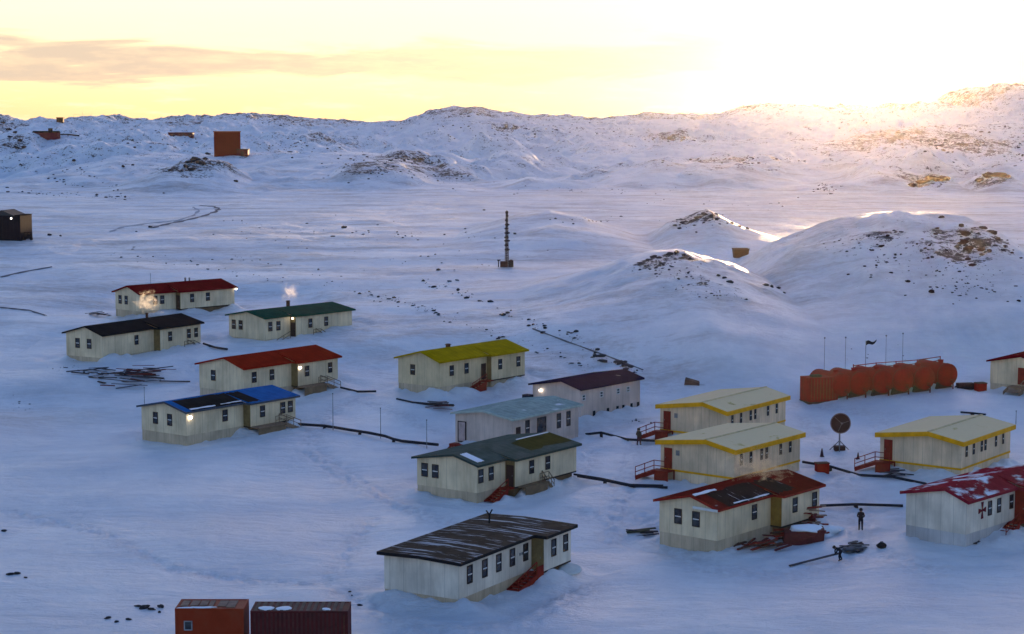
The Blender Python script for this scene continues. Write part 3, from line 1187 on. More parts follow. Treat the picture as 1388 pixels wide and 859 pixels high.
t, d = house('blue', 'blue_roofed_house', 'cream house whose blue roof is torn open to black felt', BLU, b0=FIT['blue'][4] * .545,
             wins_g=(.36, .68), wins_a=(.67,), wins_w=(.26, .71, .88), frame=DARKW, trim=mat('weathered grey boards', (.07, .08, .095, 1), .8, .3, 2))
deck(t, d, .0, .62, 1.25, TANW, 2.3)
lamp_part(t, (.5, -.18, d['zc'] + .45), True, .2)
roof_patch(d, 'torn_felt', FELT, .55, d['b1'] - .02, .0, .97, .3, .03, seed=3)
roof_patch(d, 'torn_felt', FELT, d['b1'] + .02, d['b1'] + 1.9, .02, .97, .5, .03, seed=33)
roof_patch(d, 'snow_strip', SNOWCAP, .6, 4.3, .06, .16, .1, .07, seed=4)
roof_patch(d, 'snow_strip', SNOWCAP, 5.2, 8.3, .10, .17, .1, .07, seed=5)

t, d = house('yellow', 'yellow_roofed_house', 'cream house with a bold mustard yellow roof and red stairs, alone in the middle', YLW, b0=FIT['yellow'][4] * .575, p=.75,
             wins_g=(.64,), wins_a=(.25, .56), wins_w=(.25, .80), frame=DARKW, wall=wall_mat('yellowish cream wall panels', (.74, .58, .34, 1), (.60, .46, .26, 1)), under=SKIRT)
b = d['b0']
o = MB().box(b - 1.15, b - .25, -.06, -.003, d['zs'] + .1, d['zs'] + 2.1).build('door', BROWNF, t)
MB().tube((b - .4, -.1, 2.0), (b - .4, -.1, 2.15), .025, n=6).build('handle', STEEL, o)
MB().box(b - 1.3, b - .05, -1.1, -.07, d['zs'] - .1, d['zs'] + .05).build('landing', REDW, t)
stair_run(t, b - 1.3, b - 4.1, -1.1, -.05, d['zs'], REDW, True)
chimney(d, 5.2, d['rv'] + .4, .35, .3, RUST)

t, d = house('purple', 'purple_roofed_building', 'two storey grey building with a purple roof and dark openings along its foot', PUR, p=0, wall=WALL_P, skirt=WALL_P, wz=.72,
             wins_a=(.05, .34, .62, .79), win=(.5, .55), zs=.3, frame=WHITE)
for f in (.22, .45, .61, .71, .85, .965):
    w = MB().box(d['L'] * f - .22, d['L'] * f + .22, -.05, -.002, -.1, 1.0).build('basement_opening', BLACK, t)
pz = MB().box(-.9, -.0, d['W'] - .1, d['W'] + .9, -.6, 2.6)
pz.build('porch', mat('dark blue boarding', (.018, .022, .04, 1)), t)
lamp_part(t, (-.2, d['W'] - 1.3, d['H'] - .75), True, .17)

t, d = house('pale_green', 'pale_green_roofed_house', 'grey pink house with a pale teal roof, behind the grey green roofed house', TEAL, p=0, wall=WALL_P, skirt=WALL_P, wz=.62, zs=.5,
             wins_a=(.22, .69, .84), win=(.62, 1.5), frame=DARKW, trim=mat('pale grey green trim', (.38, .45, .41, 1)))
window(t, 'front', d['L'] * .43, d['zc'], 1.55, 1.5, 0, BROWNF, False)
o = MB().box(d['L'] * .085 - .4, d['L'] * .085 + .4, -.06, -.003, .7, 2.75).build('door', BROWNF, t)
MB().tube((d['L'] * .085 + .3, -.1, 1.6), (d['L'] * .085 + .3, -.1, 1.75), .025, n=6).build('handle', STEEL, o)
o = MB().box(-.06, -.003, d['W'] - 1.5, d['W'] - .35, .6, 2.9).build('door', BROWNF, t)
MB().box(-.075, -.061, d['W'] - 1.35, d['W'] - .5, .75, 2.8).build('door_panel', mat('pale pink door', (.45, .34, .32, 1)), o)
MB().box(-1.0, -.05, d['W'] - 1.7, d['W'] + .1, -.5, .5).build('doorstep', REDW, t)
stair_run(t, -1.0, -1.7, d['W'] - 1.6, d['W'] - .2, .45, REDW, False)

t, d = house('dark_green', 'grey_green_roofed_house', 'cream house with a wide grey green roof worn to olive, centre of the village', GRN2, b0=FIT['dark_green'][4] * .30,
             wins_g=(.87, .69), wins_a=(.12, .48), wins_w=(.26, .52), frame=DARKW, trim=GREENTRIM)
side_door(t, d, BROWNF)
wing_stairs(t, d, REDW, 2.4)
deck(t, d, .05, .42, .9, PLY, .9)
roof_patch(d, 'olive_roof_area', MOSS, 8.0, 14.9, .25, .97, .4, .025, seed=8)
roof_patch(d, 'snow_strip', SNOWCAP, 9.5, 14.9, .965, .998, .02, .06, seed=9)
roof_patch(d, 'snow_strip', SNOWCAP, .2, 1.2, .15, .9, .1, .05, seed=10)

t, d = house('front', 'brown_roofed_house', 'pale house with a flat brown corrugated roof streaked with snow, nearest in front', OLD, b0=FIT['front'][4] * .71, flat=True, wall=WALL_W, skirt=SKIRT,
             wins_a=(.14, .34, .53, .72, .91), wins_w=(.35, .79), frame=DARKW, trim=BLACK, zs=.8, ft=.24, win=(.6, 1.2))
side_door(t, d, SIDEY)
wing_stairs(t, d, REDW, 2.8)
MB().box(d['b0'] - 1.1, d['b0'] - .05, -d['p'] - .02, -d['p'] + .03, d['zs'] - .9, d['zs'] + .55).build('stair_side_board', REDW, t)
v = MB()
zb = d['H'] + .0
v.tube((11.9, 4.6, zb), (11.9, 4.6, zb + .75), .07, n=8)
v.tube((11.9, 4.6, zb + .75), (12.12, 4.45, zb + 1.15), .06, n=8)
v.tube((11.9, 4.6, zb + .75), (11.68, 4.75, zb + 1.1), .06, n=8)
v.build('forked_vent_pipe', BLACK, d['roof'])
for f in (.18, .5):
    MB().box(d['b0'] * .81 + f - .05, d['b0'] * .81 + f + .1, -.05, -.002, d['zc'] - .1, d['zc'] + .1).build('wall_vent', STEEL, t)

for key, lb in (('ytrim_back', 'cream building with yellow trimmed roof, the farther one of the close pair'),
                ('ytrim_front', 'cream building with yellow trimmed roof, the nearer one of the close pair'),
                ('ytrim_right', 'cream building with yellow trimmed roof standing apart at the right, behind the red cross house')):
    t, d = house(key, 'yellow_trimmed_building', lb, YSN, p=0, wall=WALL_C, skirt=WALL_C, trim=YEL, band=YEL, ft=.46, wins_a=(.10, .24, .40, .475, .69, .84), win=(.3, .95),
                 frame=BROWNF, zs=.9, wz=.62)
    end_stairs(t, d)
    if key != 'ytrim_right':
        MB().box(-.05, -.003, d['W'] - 2.2, d['W'] - 1.8, d['zs'] + 1.5, d['zs'] + 2.0).build('wall_plaque', STEEL, t)
    g = MB()
    rr = (d['L'] + d['o'], d['rv'])
    g.box(-d['o'], d['L'] + d['o'], d['rv'] - .12, d['rv'] + .12, d['zr'] - .02, d['zr'] + .05)
    g.build('ridge_cap', mat('faded yellow ridge', (.55, .42, .22, 1)), d['roof'])

t, d = house('red_damaged', 'red_roofed_house', 'cream house with a torn dark red roof, rubble heaped along its front', RED_C, b0=FIT['red_damaged'][4] * .57,
             wins_g=(.36, .67), wins_a=(.68,), wins_w=(.34, .86), frame=DARKW, trim=mat('dull red trim', (.26, .02, .012, 1)), sidem=mat('ochre entrance boards', (.27, .155, .035, 1), .8, .3, 1.2))
roof_patch(d, 'torn_felt', FELT2, 1.2, d['b1'] - .02, .0, .93, .35, .03, seed=13)
roof_patch(d, 'torn_felt', FELT2, d['b1'] + .02, 10.8, .1, .96, .6, .035, seed=14)
roof_patch(d, 'snow_strip', SNOWCAP, 2.2, 7.6, .02, .10, .12, .08, seed=15)
roof_patch(d, 'snow_strip', SNOWCAP, -.2, 3.0, .86, .99, .12, .08, seed=16)
MB().box(-.42, -.375, -.3, 2.2, d['H'] - .3, d['H'] - .08).build('loose_fascia', WHITE, t)
HOUSE_DAMAGED = (t, d)

t, d = house('red_right', 'red_roofed_house', 'white house with a frosted crimson roof and a dark red cross on its wall', RED_D, b0=8.3, wall=WALL_W, skirt=SKIRT_W,
             wins_a=(.47, .66, .92), wins_w=(.4,), frame=DARKW, trim=mat('crimson trim', (.24, .016, .03, 1)), sidem=REDW, ft=.26, win=(.5, 1.1))
side_door(t, d, REDW)
wing_stairs(t, d, REDW, 2.4)
cr = MB()
uc, zc = 8.3 * .315, d['zc'] + .0
for k in range(4):                                   # four flared arms
    a = k * math.pi / 2
    q = [(.07, -.06), (.62, -.2), (.62, .2), (.07, .06)]
    pts = [(uc + math.cos(a) * r_ - math.sin(a) * s_, zc + (math.sin(a) * r_ + math.cos(a) * s_) * 1.15) for r_, s_ in q]
    cr.hexa([(a_, -.004, b_) for a_, b_ in pts] + [(a_, -.04, b_) for a_, b_ in pts])
cr.box(uc - .075, uc + .075, -.041, -.003, zc - .08, zc + .08)
cr.build('cross_emblem', mat('dark red emblem', (.13, .014, .022, 1), .6), t)
t, d = house('red_edge', 'red_roofed_house', 'cream house with a maroon roof cut off by the right edge of the photo', RED_A, p=0, zs=.6, wins_g=(), wins_a=(.3, .6), frame=DARKW)
o = MB().box(-.06, -.003, d['W'] * .34, d['W'] * .34 + 1.0, .7, 2.8).build('door', REDW, t)
MB().box(-1.3, -.05, d['W'] * .28, d['W'] * .58, .45, .6).build('landing', TANW, t)
stair_run(t, -1.3, -2.8, d['W'] * .28, d['W'] * .58, .55, TANW, True)

# ------------------------------------------------------------------ fuel tanks
def tank(px, py, label, length=5.2, r=1.4):
    p = at(px, py)
    t = thing('fuel_tank', label, 'tank', p, R(118), 'red fuel tanks in a row')
    # axis along local x; the cap facing the camera is at x = 0
    zc = r + .35
    prof = [(.02, -.30), (r * .55, -.25), (r * .85, -.12), (r * .97, 0), (r, .08), (r, length - .08), (r * .97, length), (r * .8, length + .15), (.02, length + .28)]
    MB().lathe(prof, (0, 0, zc), (1, 0, 0), 28).build('shell', TANKRED, t, True)
    for x in (.5, length - .5):
        MB().lathe([(r + .004, 0), (r + .03, .0), (r + .03, .1), (r + .004, .1)], (x, 0, zc), (1, 0, 0), 28, True).build('band', mat('dark red band', (.20, .025, .02, 1)), t)
    for x in (.8, length - 1.1):
        MB().hexa([(x, -r, -.5), (x + .3, -r, -.5), (x + .3, r, -.5), (x, r, -.5), (x, -r * .7, zc - r * .55), (x + .3, -r * .7, zc - r * .55), (x + .3, r * .7, zc - r * .55), (x, r * .7, zc - r * .55)]).build('cradle', RUST, t)
    v = MB().tube((-.2, 0, zc - r * .55), (-.75, 0, zc - r * .55), .09, n=8)
    v.tube((-.75, 0, zc - r * .55 + .05), (-.75, 0, .1), .09, n=8)
    v.lathe([(.2, -.03), (.24, 0), (.2, .03)], (-.5, 0, zc - r * .55 + .25), (0, 0, 1), 12)
    v.build('valve_pipe', mat('dark red pipework', (.16, .02, .014, 1)), t)
    ld = MB()
    for q in (-.22, .22):
        ld.tube((2.6 + q, -r - .06, .2), (2.6 + q, -r * .55, zc + r * .92), .03, n=5)
    ld.build('ladder', RUST, t)
    hm = MB()
    hm.tube((1.6, 0, zc + r - .05), (1.6, 0, zc + r + .28), .32, n=14)
    hm.tube((1.6, 0, zc + r + .28), (1.6, 0, zc + r + .34), .38, n=14)
    hm.build('manhole', TANKRED, t)
    return t, p


TANKS = []
for px, py, lb in ((1143, 541, 'red horizontal fuel tank half hidden behind the boxy red container'),
                   (1168, 539, 'red horizontal fuel tank, second from the red container end of the row'),
                   (1199, 536.5, 'red horizontal fuel tank, third from the red container end of the row'),
                   (1226, 534.5, 'red horizontal fuel tank, fourth from the red container, in mid row'),
                   (1255, 532, 'red horizontal fuel tank, next to last at the right of the row'),
                   (1286, 527, 'red horizontal fuel tank at the right end of the row')):
    TANKS.append(tank(px, py, lb))

p = at(1116, 545)
t = thing('cargo_container', 'boxy red container at the left end of the row of fuel tanks', 'container', p, R(20))
MB().box(-1.9, 2.0, 0, 2.4, .1, 3.0).build('container_body', TANKRED, t)
m = MB()
for k in range(9):
    m.box(-1.75 + k * .42, -1.6 + k * .42, -.04, -.003, .3, 2.9)
m.build('wall_ribs', mat('dark red ribs', (.26, .035, .02, 1)), t)
MB().box(-1.1, .1,   .6, 1.5, 3.005, 3.25).build('roof_hatch', RUST, t)
MB().box(-2.0, 2.1, -.05, 2.45, -.4, .09).build('skid', RUST, t)

a0, a1 = TANKS[1][1], TANKS[5][1]
t = thing('pipe_rail', 'red pipe railing running over the tops of the fuel tanks', 'railing', (0, 0, 0))
tp = [q[1] + Vector((-.8, 1.5, 3.2)) for q in TANKS]
m = MB()
m.path([tp[1] + Vector((0, 0, .55))] + [q + Vector((0, 0, .65)) for q in tp[2:]], .06)
m.build('rail', TANKRED, t)
m = MB()
m.path([tp[1] + Vector((0, 0, .15))] + [q + Vector((0, 0, .2)) for q in tp[2:]], .05)
m.build('rail', TANKRED, t)
for q in tp[1:]:
    MB().tube(q + Vector((0, 0, -.25)), q + Vector((0, 0, .72)), .07, n=6).build('post', TANKRED, t)
for (px, py, top, lb) in ((1138, 533, 486, 'thin lamp pole at the red container end of the fuel tanks'), (1167, 531, 483, 'thin lamp pole above the second fuel tank'),
                          (1223, 527, 478, 'thin lamp pole above the fourth fuel tank'), (1246, 523, 474, 'thin lamp pole above the last two fuel tanks')):
    q = at(px, py)
    q = q + Vector((-1, 5.5, 0))
    q.z = ground(q.x, q.y)
    hh = (py - top) / ppm(q) + 0.9
    t = thing('lamp_pole', lb, 'lamp pole', q, 0, 'thin poles behind the tanks')
    MB().tube((0, 0, -.5), (0, 0, hh), .035, .025, 6).build('pole', STEEL, t)
    MB().lathe([(.03, 0), (.11, .04), (.11, .15), (.03, .22)], (0, 0, hh)).build('lamp_head', STEEL, t)
q = at(1195, 529) + Vector((-1, 5.5, 0))
q.z = ground(q.x, q.y)
t = thing('flag_pole', 'thin pole with a dark streaming pennant, behind the middle fuel tank', 'flag', q)
hh = 5.0
MB().tube((0, 0, -.5), (0, 0, hh), .05, .035, 6).build('pole', STEEL, t)
m = MB()
prev = None
N_ = 8
for k in range(N_):
    f0, f1 = k / N_, (k + 1) / N_
    z0 = hh - .35 + .12 * math.sin(f0 * 7) + .35 * f0 ** 2
    z1 = hh - .35 + .12 * math.sin(f1 * 7) + .35 * f1 ** 2
    y0, y1 = .15 * math.sin(f0 * 6), .15 * math.sin(f1 * 6)
    w0, w1 = .28 * (1 - .6 * f0), .28 * (1 - .6 * f1)
    m.hexa([(f0 * 1.3 + .03, y0, z0 - w0), (f1 * 1.3 + .03, y1, z1 - w1), (f1 * 1.3 + .03, y1 + .02, z1 - w1), (f0 * 1.3 + .03, y0 + .02, z0 - w0),
            (f0 * 1.3 + .03, y0, z0 + w0), (f1 * 1.3 + .03, y1, z1 + w1), (f1 * 1.3 + .03, y1 + .02, z1 + w1), (f0 * 1.3 + .03, y0 + .02, z0 + w0)])
m.build('pennant', BLACK, t)

p = at(1329, 529)
t = thing('storage_box', 'small red box on the snow right of the fuel tanks', 'box', p, R(15))
MB().box(-.6, .6, -.5, .5, -.2, .9).build('box_body', TANKRED, t)
MB().box(-.66, .66, -.56, .56, .9, 1.0).build('lid', RUST, t)
p = at(1308, 527)
t = thing('cargo_sled', 'low dark red sled between the fuel tanks and the small red box', 'sled', p, R(10))
MB().box(-1.0, 1.1, -.5, .5, .35, .75).build('load', RUST, t)
for s in (-.4, .35):
    MB().box(-1.2, 1.2, s, s + .08, -.1, .34).build('runner', DARKW, t)

# ------------------------------------------------------------------ dish, cones, box
p = at(1138, 610)
t = thing('dish_antenna', 'round dark dish antenna with pale rim on a stand, right of the yellow trimmed pair', 'antenna', p)
rd = 14.0 / ppm(p)
hc = 37 / ppm(p)
ax = Vector((.05, -1, .12)).normalized()
c0 = Vector((0, 0, hc))
prof = []
for k in range(9):
    f = k / 8
    prof.append((max(.02, rd * .93 * f), .22 * rd * f * f))
for k in range(8, -1, -1):
    f = k / 8
    prof.append((max(.02, rd * .93 * f), .22 * rd * f * f - .05))
MB().lathe(prof, c0, ax, 32).build('dish', mat('dark mesh dish', (.035, .02, .02, 1), .8), t, True)
MB().lathe([(rd * .92, .17 * rd), (rd * 1.0, .17 * rd), (rd * 1.0, .27 * rd), (rd * .92, .27 * rd)], c0, ax, 32, True).build('rim', mat('dull pale rim', (.22, .17, .17, 1)), t)
m = MB()
for k in range(3):
    a = k * 2.094 + .5
    u = ax.orthogonal().normalized()
    w = ax.cross(u)
    e = c0 + ax * .2 * rd + (u * math.cos(a) + w * math.sin(a)) * rd * .8
    m.tube(e, c0 + ax * rd * .75, .025, n=5)
m.tube(c0 + ax * rd * .7, c0 + ax * rd * .85, .1, n=8)
m.build('feed_arm', STEEL, t)
MB().tube((0, .12, .3), (0, .12, hc - .05), .09, n=10).build('mast', STEEL, t)
MB().box(-.55, .55, -.35, .6, -.3, .42).build('pedestal', RUST, t)
m = MB()
for k in range(3):
    a = k * 2.094 + .4
    m.tube((0, .12, 1.0), (math.cos(a) * 1.2, .12 + math.sin(a) * .9, -.1), .05, n=6)
m.build('brace', STEEL, t)


def cone(px, py, h, lb):
    p = at(px, py)
    t = thing('marker_cone', lb, 'cone', p, 0, 'small dark markers near the dish')
    MB().lathe([(.22 * h, .05), (.17 * h, .35 * h), (.07 * h, .92 * h), (.03 * h, h)], (0, 0, 0)).build('cone_body', mat('dark marker', (.05, .025, .03, 1)), t)
    MB().box(-.27 * h, .27 * h, -.27 * h, .27 * h, -.1, .05).build('base', BLACK, t)


cone(1114, 619, .9, 'small dark cone left of the dish antenna, behind the red cabinet')
cone(1163, 622, .7, 'small dark cone on the snow right of the dish antenna')
p = at(1114, 639)
t = thing('cabinet', 'small red cabinet on the snow beside the pipe below the dish', 'cabinet', p, R(12))
MB().box(-.62, .62, -.4, .4, -.2, .85).build('cabinet_body', TANKRED, t)
MB().box(-.68, .68, -.46, .46, .85, .93).build('lid', RUST, t)

# ------------------------------------------------------------------ mast out on the plain
p = at(687, 361)
t = thing('lattice_mast', 'tall dark antenna mast standing alone on the plain', 'mast', p)
k1 = ppm(p)
hm = 75 / k1
m = MB()
w = .32
for sx, sy in ((-1, -1), (1, -1), (0, 1)):
    m.tube((sx * w, sy * w, 0), (sx * w * .5, sy * w * .5, hm * .97), .07, .05, 6)
n = 22
for i in range(n):
    z0, z1 = hm * .97 * i / n, hm * .97 * (i + 1) / n
    a = w * (1 - .5 * i / n)
    cs = [(-a, -a), (a, -a), (0, a)]
    for j in range(3):
        q0, q1 = cs[j], cs[(j + 1) % 3]
        m.tube((q0[0], q0[1], z0), (q1[0], q1[1], z1), .04, n=4)
m.tube((0, 0, 0), (0, 0, hm * .97), .13, .09, 6)
m.build('lattice', DARKW, t)
for i, f in enumerate((.30, .38, .46, .52, .60, .68, .75, .83, .91)):
    s = (.62, .5, .72, .55, .66, .5, .58, .42, .36)[i]
    MB().lathe([(.1, -.14), (s * .75, -.05), (s * .75, .16), (.12, .26)], (0.06 * (-1) ** i, 0, hm * f), n=10).build('antenna_element', DARKW, t)
MB().lathe([(.05, 0), (.28, .1), (.28, .4), (.06, .62)], (0, 0, hm * .95), n=10).build('top_light', DARKW, t)
t = thing('equipment_shelter', 'cluster of dark equipment cases at the foot of the mast', 'equipment', p + Vector((0, -.9, 0)))
MB().box(-1.2, .2, -.5, .5, -.2, 1.0).build('equipment_case', RUST, t)
MB().box(.25, 1.2, -.4, .5, -.2, 1.15).build('equipment_case', DARKW, t)
MB().ball((.75, 0, 1.05), .45, 2, (1, 1, .6), .1).build('cover', RUST, t)
m = MB()
m.tube((-1.5, 0, -.2), (-1.5, 0, 1.15), .1, n=6)
m.box(-1.75, -1.15, -.15, .15, 1.1, 1.3)
m.build('bracket', DARKW, t)

# ------------------------------------------------------------------ hut and container at the bottom
def cargo_box(name, label, cat, px0, px1, ptop, pbase, depth, m, h_extra=0):
    p = at((px0 + px1) / 2, pbase)
    k = ppm(p)
    w = (px1 - px0) / k
    h = (pbase - ptop) / k
    t = thing(name, label, cat, p, 0)
    MB().box(-w / 2 + .03, w / 2 - .03, .03, depth - .03, -.2, h - .03).build('body', m, t)
    f = MB()
    for x in (-w / 2, w / 2 - .12):
        for y in (0, depth - .12):
            f.box(x, x + .12, y, y + .12, -.2, h)
    for y in (0, depth - .12):
        f.box(-w / 2 + .12, w / 2 - .12, y, y + .12, h - .12, h)
    for x in (-w / 2, w / 2 - .12):
        f.box(x, x + .12, .12, depth - .12, h - .12, h)
    f.build('edge_frame', m, t)
    return t, w, h


t, w, h = cargo_box('container_hut', 'orange box hut with a small window, cut off by the bottom edge of the photo', 'hut', 238, 331, 823.5, 884, 2.5, ORANGE)
window(t, 'front', -w * .31, h - 1.15, .42, .5, .03, mat('grey frame', (.25, .25, .26, 1)), False)
m = MB()
rr = random.Random(5)
for k in range(6):
    x = -w / 2 + .25 + k * .62
    m.box(x, x + rr.uniform(.3, .6), .3 + rr.uniform(0, .5), 2.0, h - .028, h + .035)
m.build('roof_board', mat('grey brown boards', (.24, .16, .12, 1), .8, .3, 2), t)
MB().ball((-w * .1, .32, h - .02), .5, 3, (1.6, .45, .14), .2, 3).build('snow_patch', SNOWCAP, t, True)
MB().ball((-w * .36, .25, h - .02), .4, 3, (1.5, .4, .12), .2, 4).build('snow_patch', SNOWCAP, t, True)
t, w, h = cargo_box('cargo_container', 'dark maroon shipping container with snow on its roof, cut off by the bottom edge', 'container', 340, 472, 827, 884, 2.5, MAROON)
m = MB()
for k in range(21):
    x = -w / 2 + .2 + k * (w - .5) / 21
    m.box(x, x + .13, -.0, .028, .1, h - .14)
m.build('wall_ribs', mat('maroon ribs', (.085, .028, .027, 1), .6), t)
m = MB()
for k in range(14):
    x = -w / 2 + .2 + k * (w - .4) / 14
    m.box(x, x + .22, .14, 2.36, h - .028, h + .01)
m.build('roof_ribs', mat('brown roof ribs', (.12, .085, .07, 1), .8, .4), t)
for x, y, a in ((-2.25, .75, .62), (-1.1, .7, .62), (1.75, .5, .35)):
    MB().ball((x, y, h + .0), .5, 3, (1.0 * a / .6, .9 * a / .6, .16), .12, int(x * 10) + 40).build('snow_patch', SNOWCAP, t, True)
MB().box(w / 2 - .30, w / 2 - .22, -.035, -.003, .1, h - .2).build('corner_strip', RUST, t)

# ------------------------------------------------------------------ far buildings and sheds
def far_box(name, label, cat, px0, px1, ptop, pbase, depth, m, rz=0.0, roof=None, rise=.0):
    p = at((px0 + px1) / 2, pbase)
    k = ppm(p)
    w, h = (px1 - px0) / k, (pbase - ptop) / k
    t = thing(name, label, cat, p, R(rz))
    MB().box(-w / 2, w / 2, 0, depth, -1.5, h).build('wall', m, t)
    if roof:
        mm = MB()
        if rise:
            mm.prism([(-.4, h), (depth + .4, h), (depth / 2, h + rise)], -w / 2 - .3, w / 2 + .3)
        else:
            mm.box(-w / 2 - .25, w / 2 + .25, -.25, depth + .25, h, h + .35)
        mm.build('roof', roof, t)
    return t, w, h


t, w, h = far_box('orange_tower', 'tall boxy orange red building standing on the far slope', 'building', 290.5, 326, 179, 211, 9, mat('orange red cladding', (.24, .022, .010, 1), .6, .15, .2), 9, mat('orange roof edge', (.40, .10, .04, 1)))
m = MB()
for k in range(12):
    m.box(-w / 2 + .5 + k * (w - 1) / 12, -w / 2 + .65 + k * (w - 1) / 12, -.08, -.005, 0, h - .1)
m.build('cladding_ribs', mat('orange ribs', (.20, .02, .010, 1)), t)
t, w, h = far_box('annex_hut', 'small red hut at the right foot of the orange tower', 'hut', 321, 336, 203, 212, 4, mat('dark red cladding', (.19, .04, .03, 1)), 0, RUST)
MB().box(-.6, .6, -.08, -.005, 0, 2.0).build('door', RUST, t)
t, w, h = far_box('red_lodge', 'long low red house with a dark roof far off at the upper left', 'house', 44, 78, 179.5, 188, 7, mat('crimson cladding', (.15, .02, .03, 1)), 0, BLK, 1.0)
MB().box(-w * .42, -w * .22, -.1, -.005, .4, h - .5).build('window', mat('bluish glass', (.1, .11, .13, 1), .2), t)
MB().box(w * .10, w * .24, 2.2, 4.6, h + .3, h + 2.6).build('chimney', BLK, t)
pts = [at(79, 183.5) + Vector((0, 0, .7)), at(92, 183.5) + Vector((0, 0, .7)), at(107, 185) + Vector((0, 0, .6))]
t = thing('boardwalk', 'dark boardwalk leading right from the far red lodge', 'boardwalk', (0, 0, 0))
m = MB()
m.path(pts, .45, 6)
m.build('walkway', DARKW, t)
m = MB()
for q in pts:
    m.tube(q + Vector((0, 0, -1.4)), q, .15, n=6)
m.build('support', DARKW, t)
t, w, h = far_box('long_barrack', 'low dark maroon barrack on the far slope left of the orange tower', 'building', 228, 261, 180, 184.5, 6, mat('maroon cladding', (.10, .025, .03, 1)), 0, RED_A)
for x in (-.3, .1, .35):
    MB().box(w * x, w * x + .9, -.1, -.005, .3, h - .3).build('window', GLASS, t)
t, w, h = far_box('lookout_hut', 'tiny brown hut on the skyline at the upper left', 'hut', 76.5, 85.5, 159.5, 166, 3.5, mat('brown boards', (.12, .05, .025, 1)), 0, RUST)
MB().box(-.5, .5, -.08, -.005, 0, 1.9).build('door', DARKW, t)
q = at(112, 163)
k = ppm(q)
t = thing('antenna_frame', 'thin pale wire antenna frame on the skyline right of the tiny hut', 'antenna', q)
m = MB()
for x in (-12 / k, 0, 12 / k):
    m.tube((x, 0, -1), (x, 0, 8.5 / k if x else 12 / k), .08, n=5)
for z in (4 / k, 8 / k):
    m.tube((-12 / k, 0, z), (12 / k, 0, z), .06, n=5)
m.build('frame', mat('pale frame', (.45, .45, .35, 1)), t)
# dark shed at the left edge
p = at(10, 326)
k = ppm(p)
t = thing('dark_shed', 'dark gabled shed with a lit lamp, cut off by the left edge', 'shed', p, R(-8))
w0, w1, h = -20 / k, 19 / k, 34 / k
MB().box(w0, w1, 0, 6, -.6, h).build('wall', mat('near black boarding', (.010, .011, .018, 1), .8, .35, 1.5), t)
m = MB()
m.slab([(w0 - .2, -.25, h), (w0 - .2, 6.2, h), ((w0) * .35, 6.2, h + 1.1), (w0 * .35, -.25, h + 1.1)][::-1], .12)
m.slab([(w0 * .35, -.25, h + 1.1), (w0 * .35, 6.2, h + 1.1), (w1 * .55, 6.2, h + .01), (w1 * .55, -.25, h + .01)][::-1], .12)
m.build('roof', mat('slate blue roof', (.035, .05, .06, 1)), t)
MB().poly([(w0, -.02, h), (w1 * .5, -.02, h), (w0 * .35, -.02, h + 1.0)])
m = MB()
m.prism([(-.015, h - .01), (.05, h - .01), (.05, h + .0), (-.015, h + .0)], w0, w1 * .5)
g = MB()
g.hexa([(w0, -.02, h), (w1 * .5, -.02, h), (w1 * .5, .1, h), (w0, .1, h), (w0 * .36, -.02, h + .95), (w0 * .34, -.02, h + .95), (w0 * .34, .1, h + .95), (w0 * .36, .1, h + .95)])
g.build('gable', mat('grey gable boards', (.06, .065, .07, 1)), t)
for k2 in range(7):
    MB().box(w0 + .5 + k2 * .78, w0 + .54 + k2 * .78, -.04, -.003, -.3, h - .05).build('batten', BLACK, t)
lamp_part(t, (w1 * .35, -.15, h - .55), True, .17)
MB().box(w1 * .55, w1 + .12, -.1, 6.1, h, h + .1).build('flat_roof', BLK, t)

# crates
p = at(1005, 348)
k = ppm(p)
t = thing('wooden_crate', 'brown open crate on the sunlit snow between the hillocks', 'crate', p, R(4))
w, h = 21 / k, 11 / k
m = MB()
m.hexa([(-w * .44, 0, -.2), (w * .44, 0, -.2), (w * .44, 1.6, -.2), (-w * .44, 1.6, -.2), (-w * .5, -.12, h), (w * .5, -.12, h), (w * .5, 1.7, h), (-w * .5, 1.7, h)])
m.build('crate_body', mat('orange brown boards', (.16, .06, .02, 1), .8, .3, 2), t)
m = MB()
m.box(-w * .5 - .05, w * .5 + .05, -.2, -.125, h - .15, h + .06)
m.box(-w * .5 - .05, w * .5 + .05, 1.705, 1.78, h - .15, h + .06)
m.build('rim_board', mat('pale brown boards', (.25, .12, .05, 1)), t)
p = at(938, 522)
t = thing('cargo_sled', 'tipped dark brown sled lying above the yellow trimmed pair', 'sled', p, R(-12))
MB().hexa([(-1.0, 0, -.1), (1.0, 0, -.2), (1.0, .9, -.1), (-1.0, .9, -.1), (-.9, 0, .75), (.8, 0, .3), (.8, .9, .45), (-.9, .9, .9)]).build('load', mat('brown sled boards', (.08, .05, .04, 1), .8, .4), t)
MB().box(.8, 1.7, .2, .3, -.1, .06).build('runner', DARKW, t)
MB().box(.8, 1.7, .7, .8, -.1, .06).build('runner', DARKW, t)

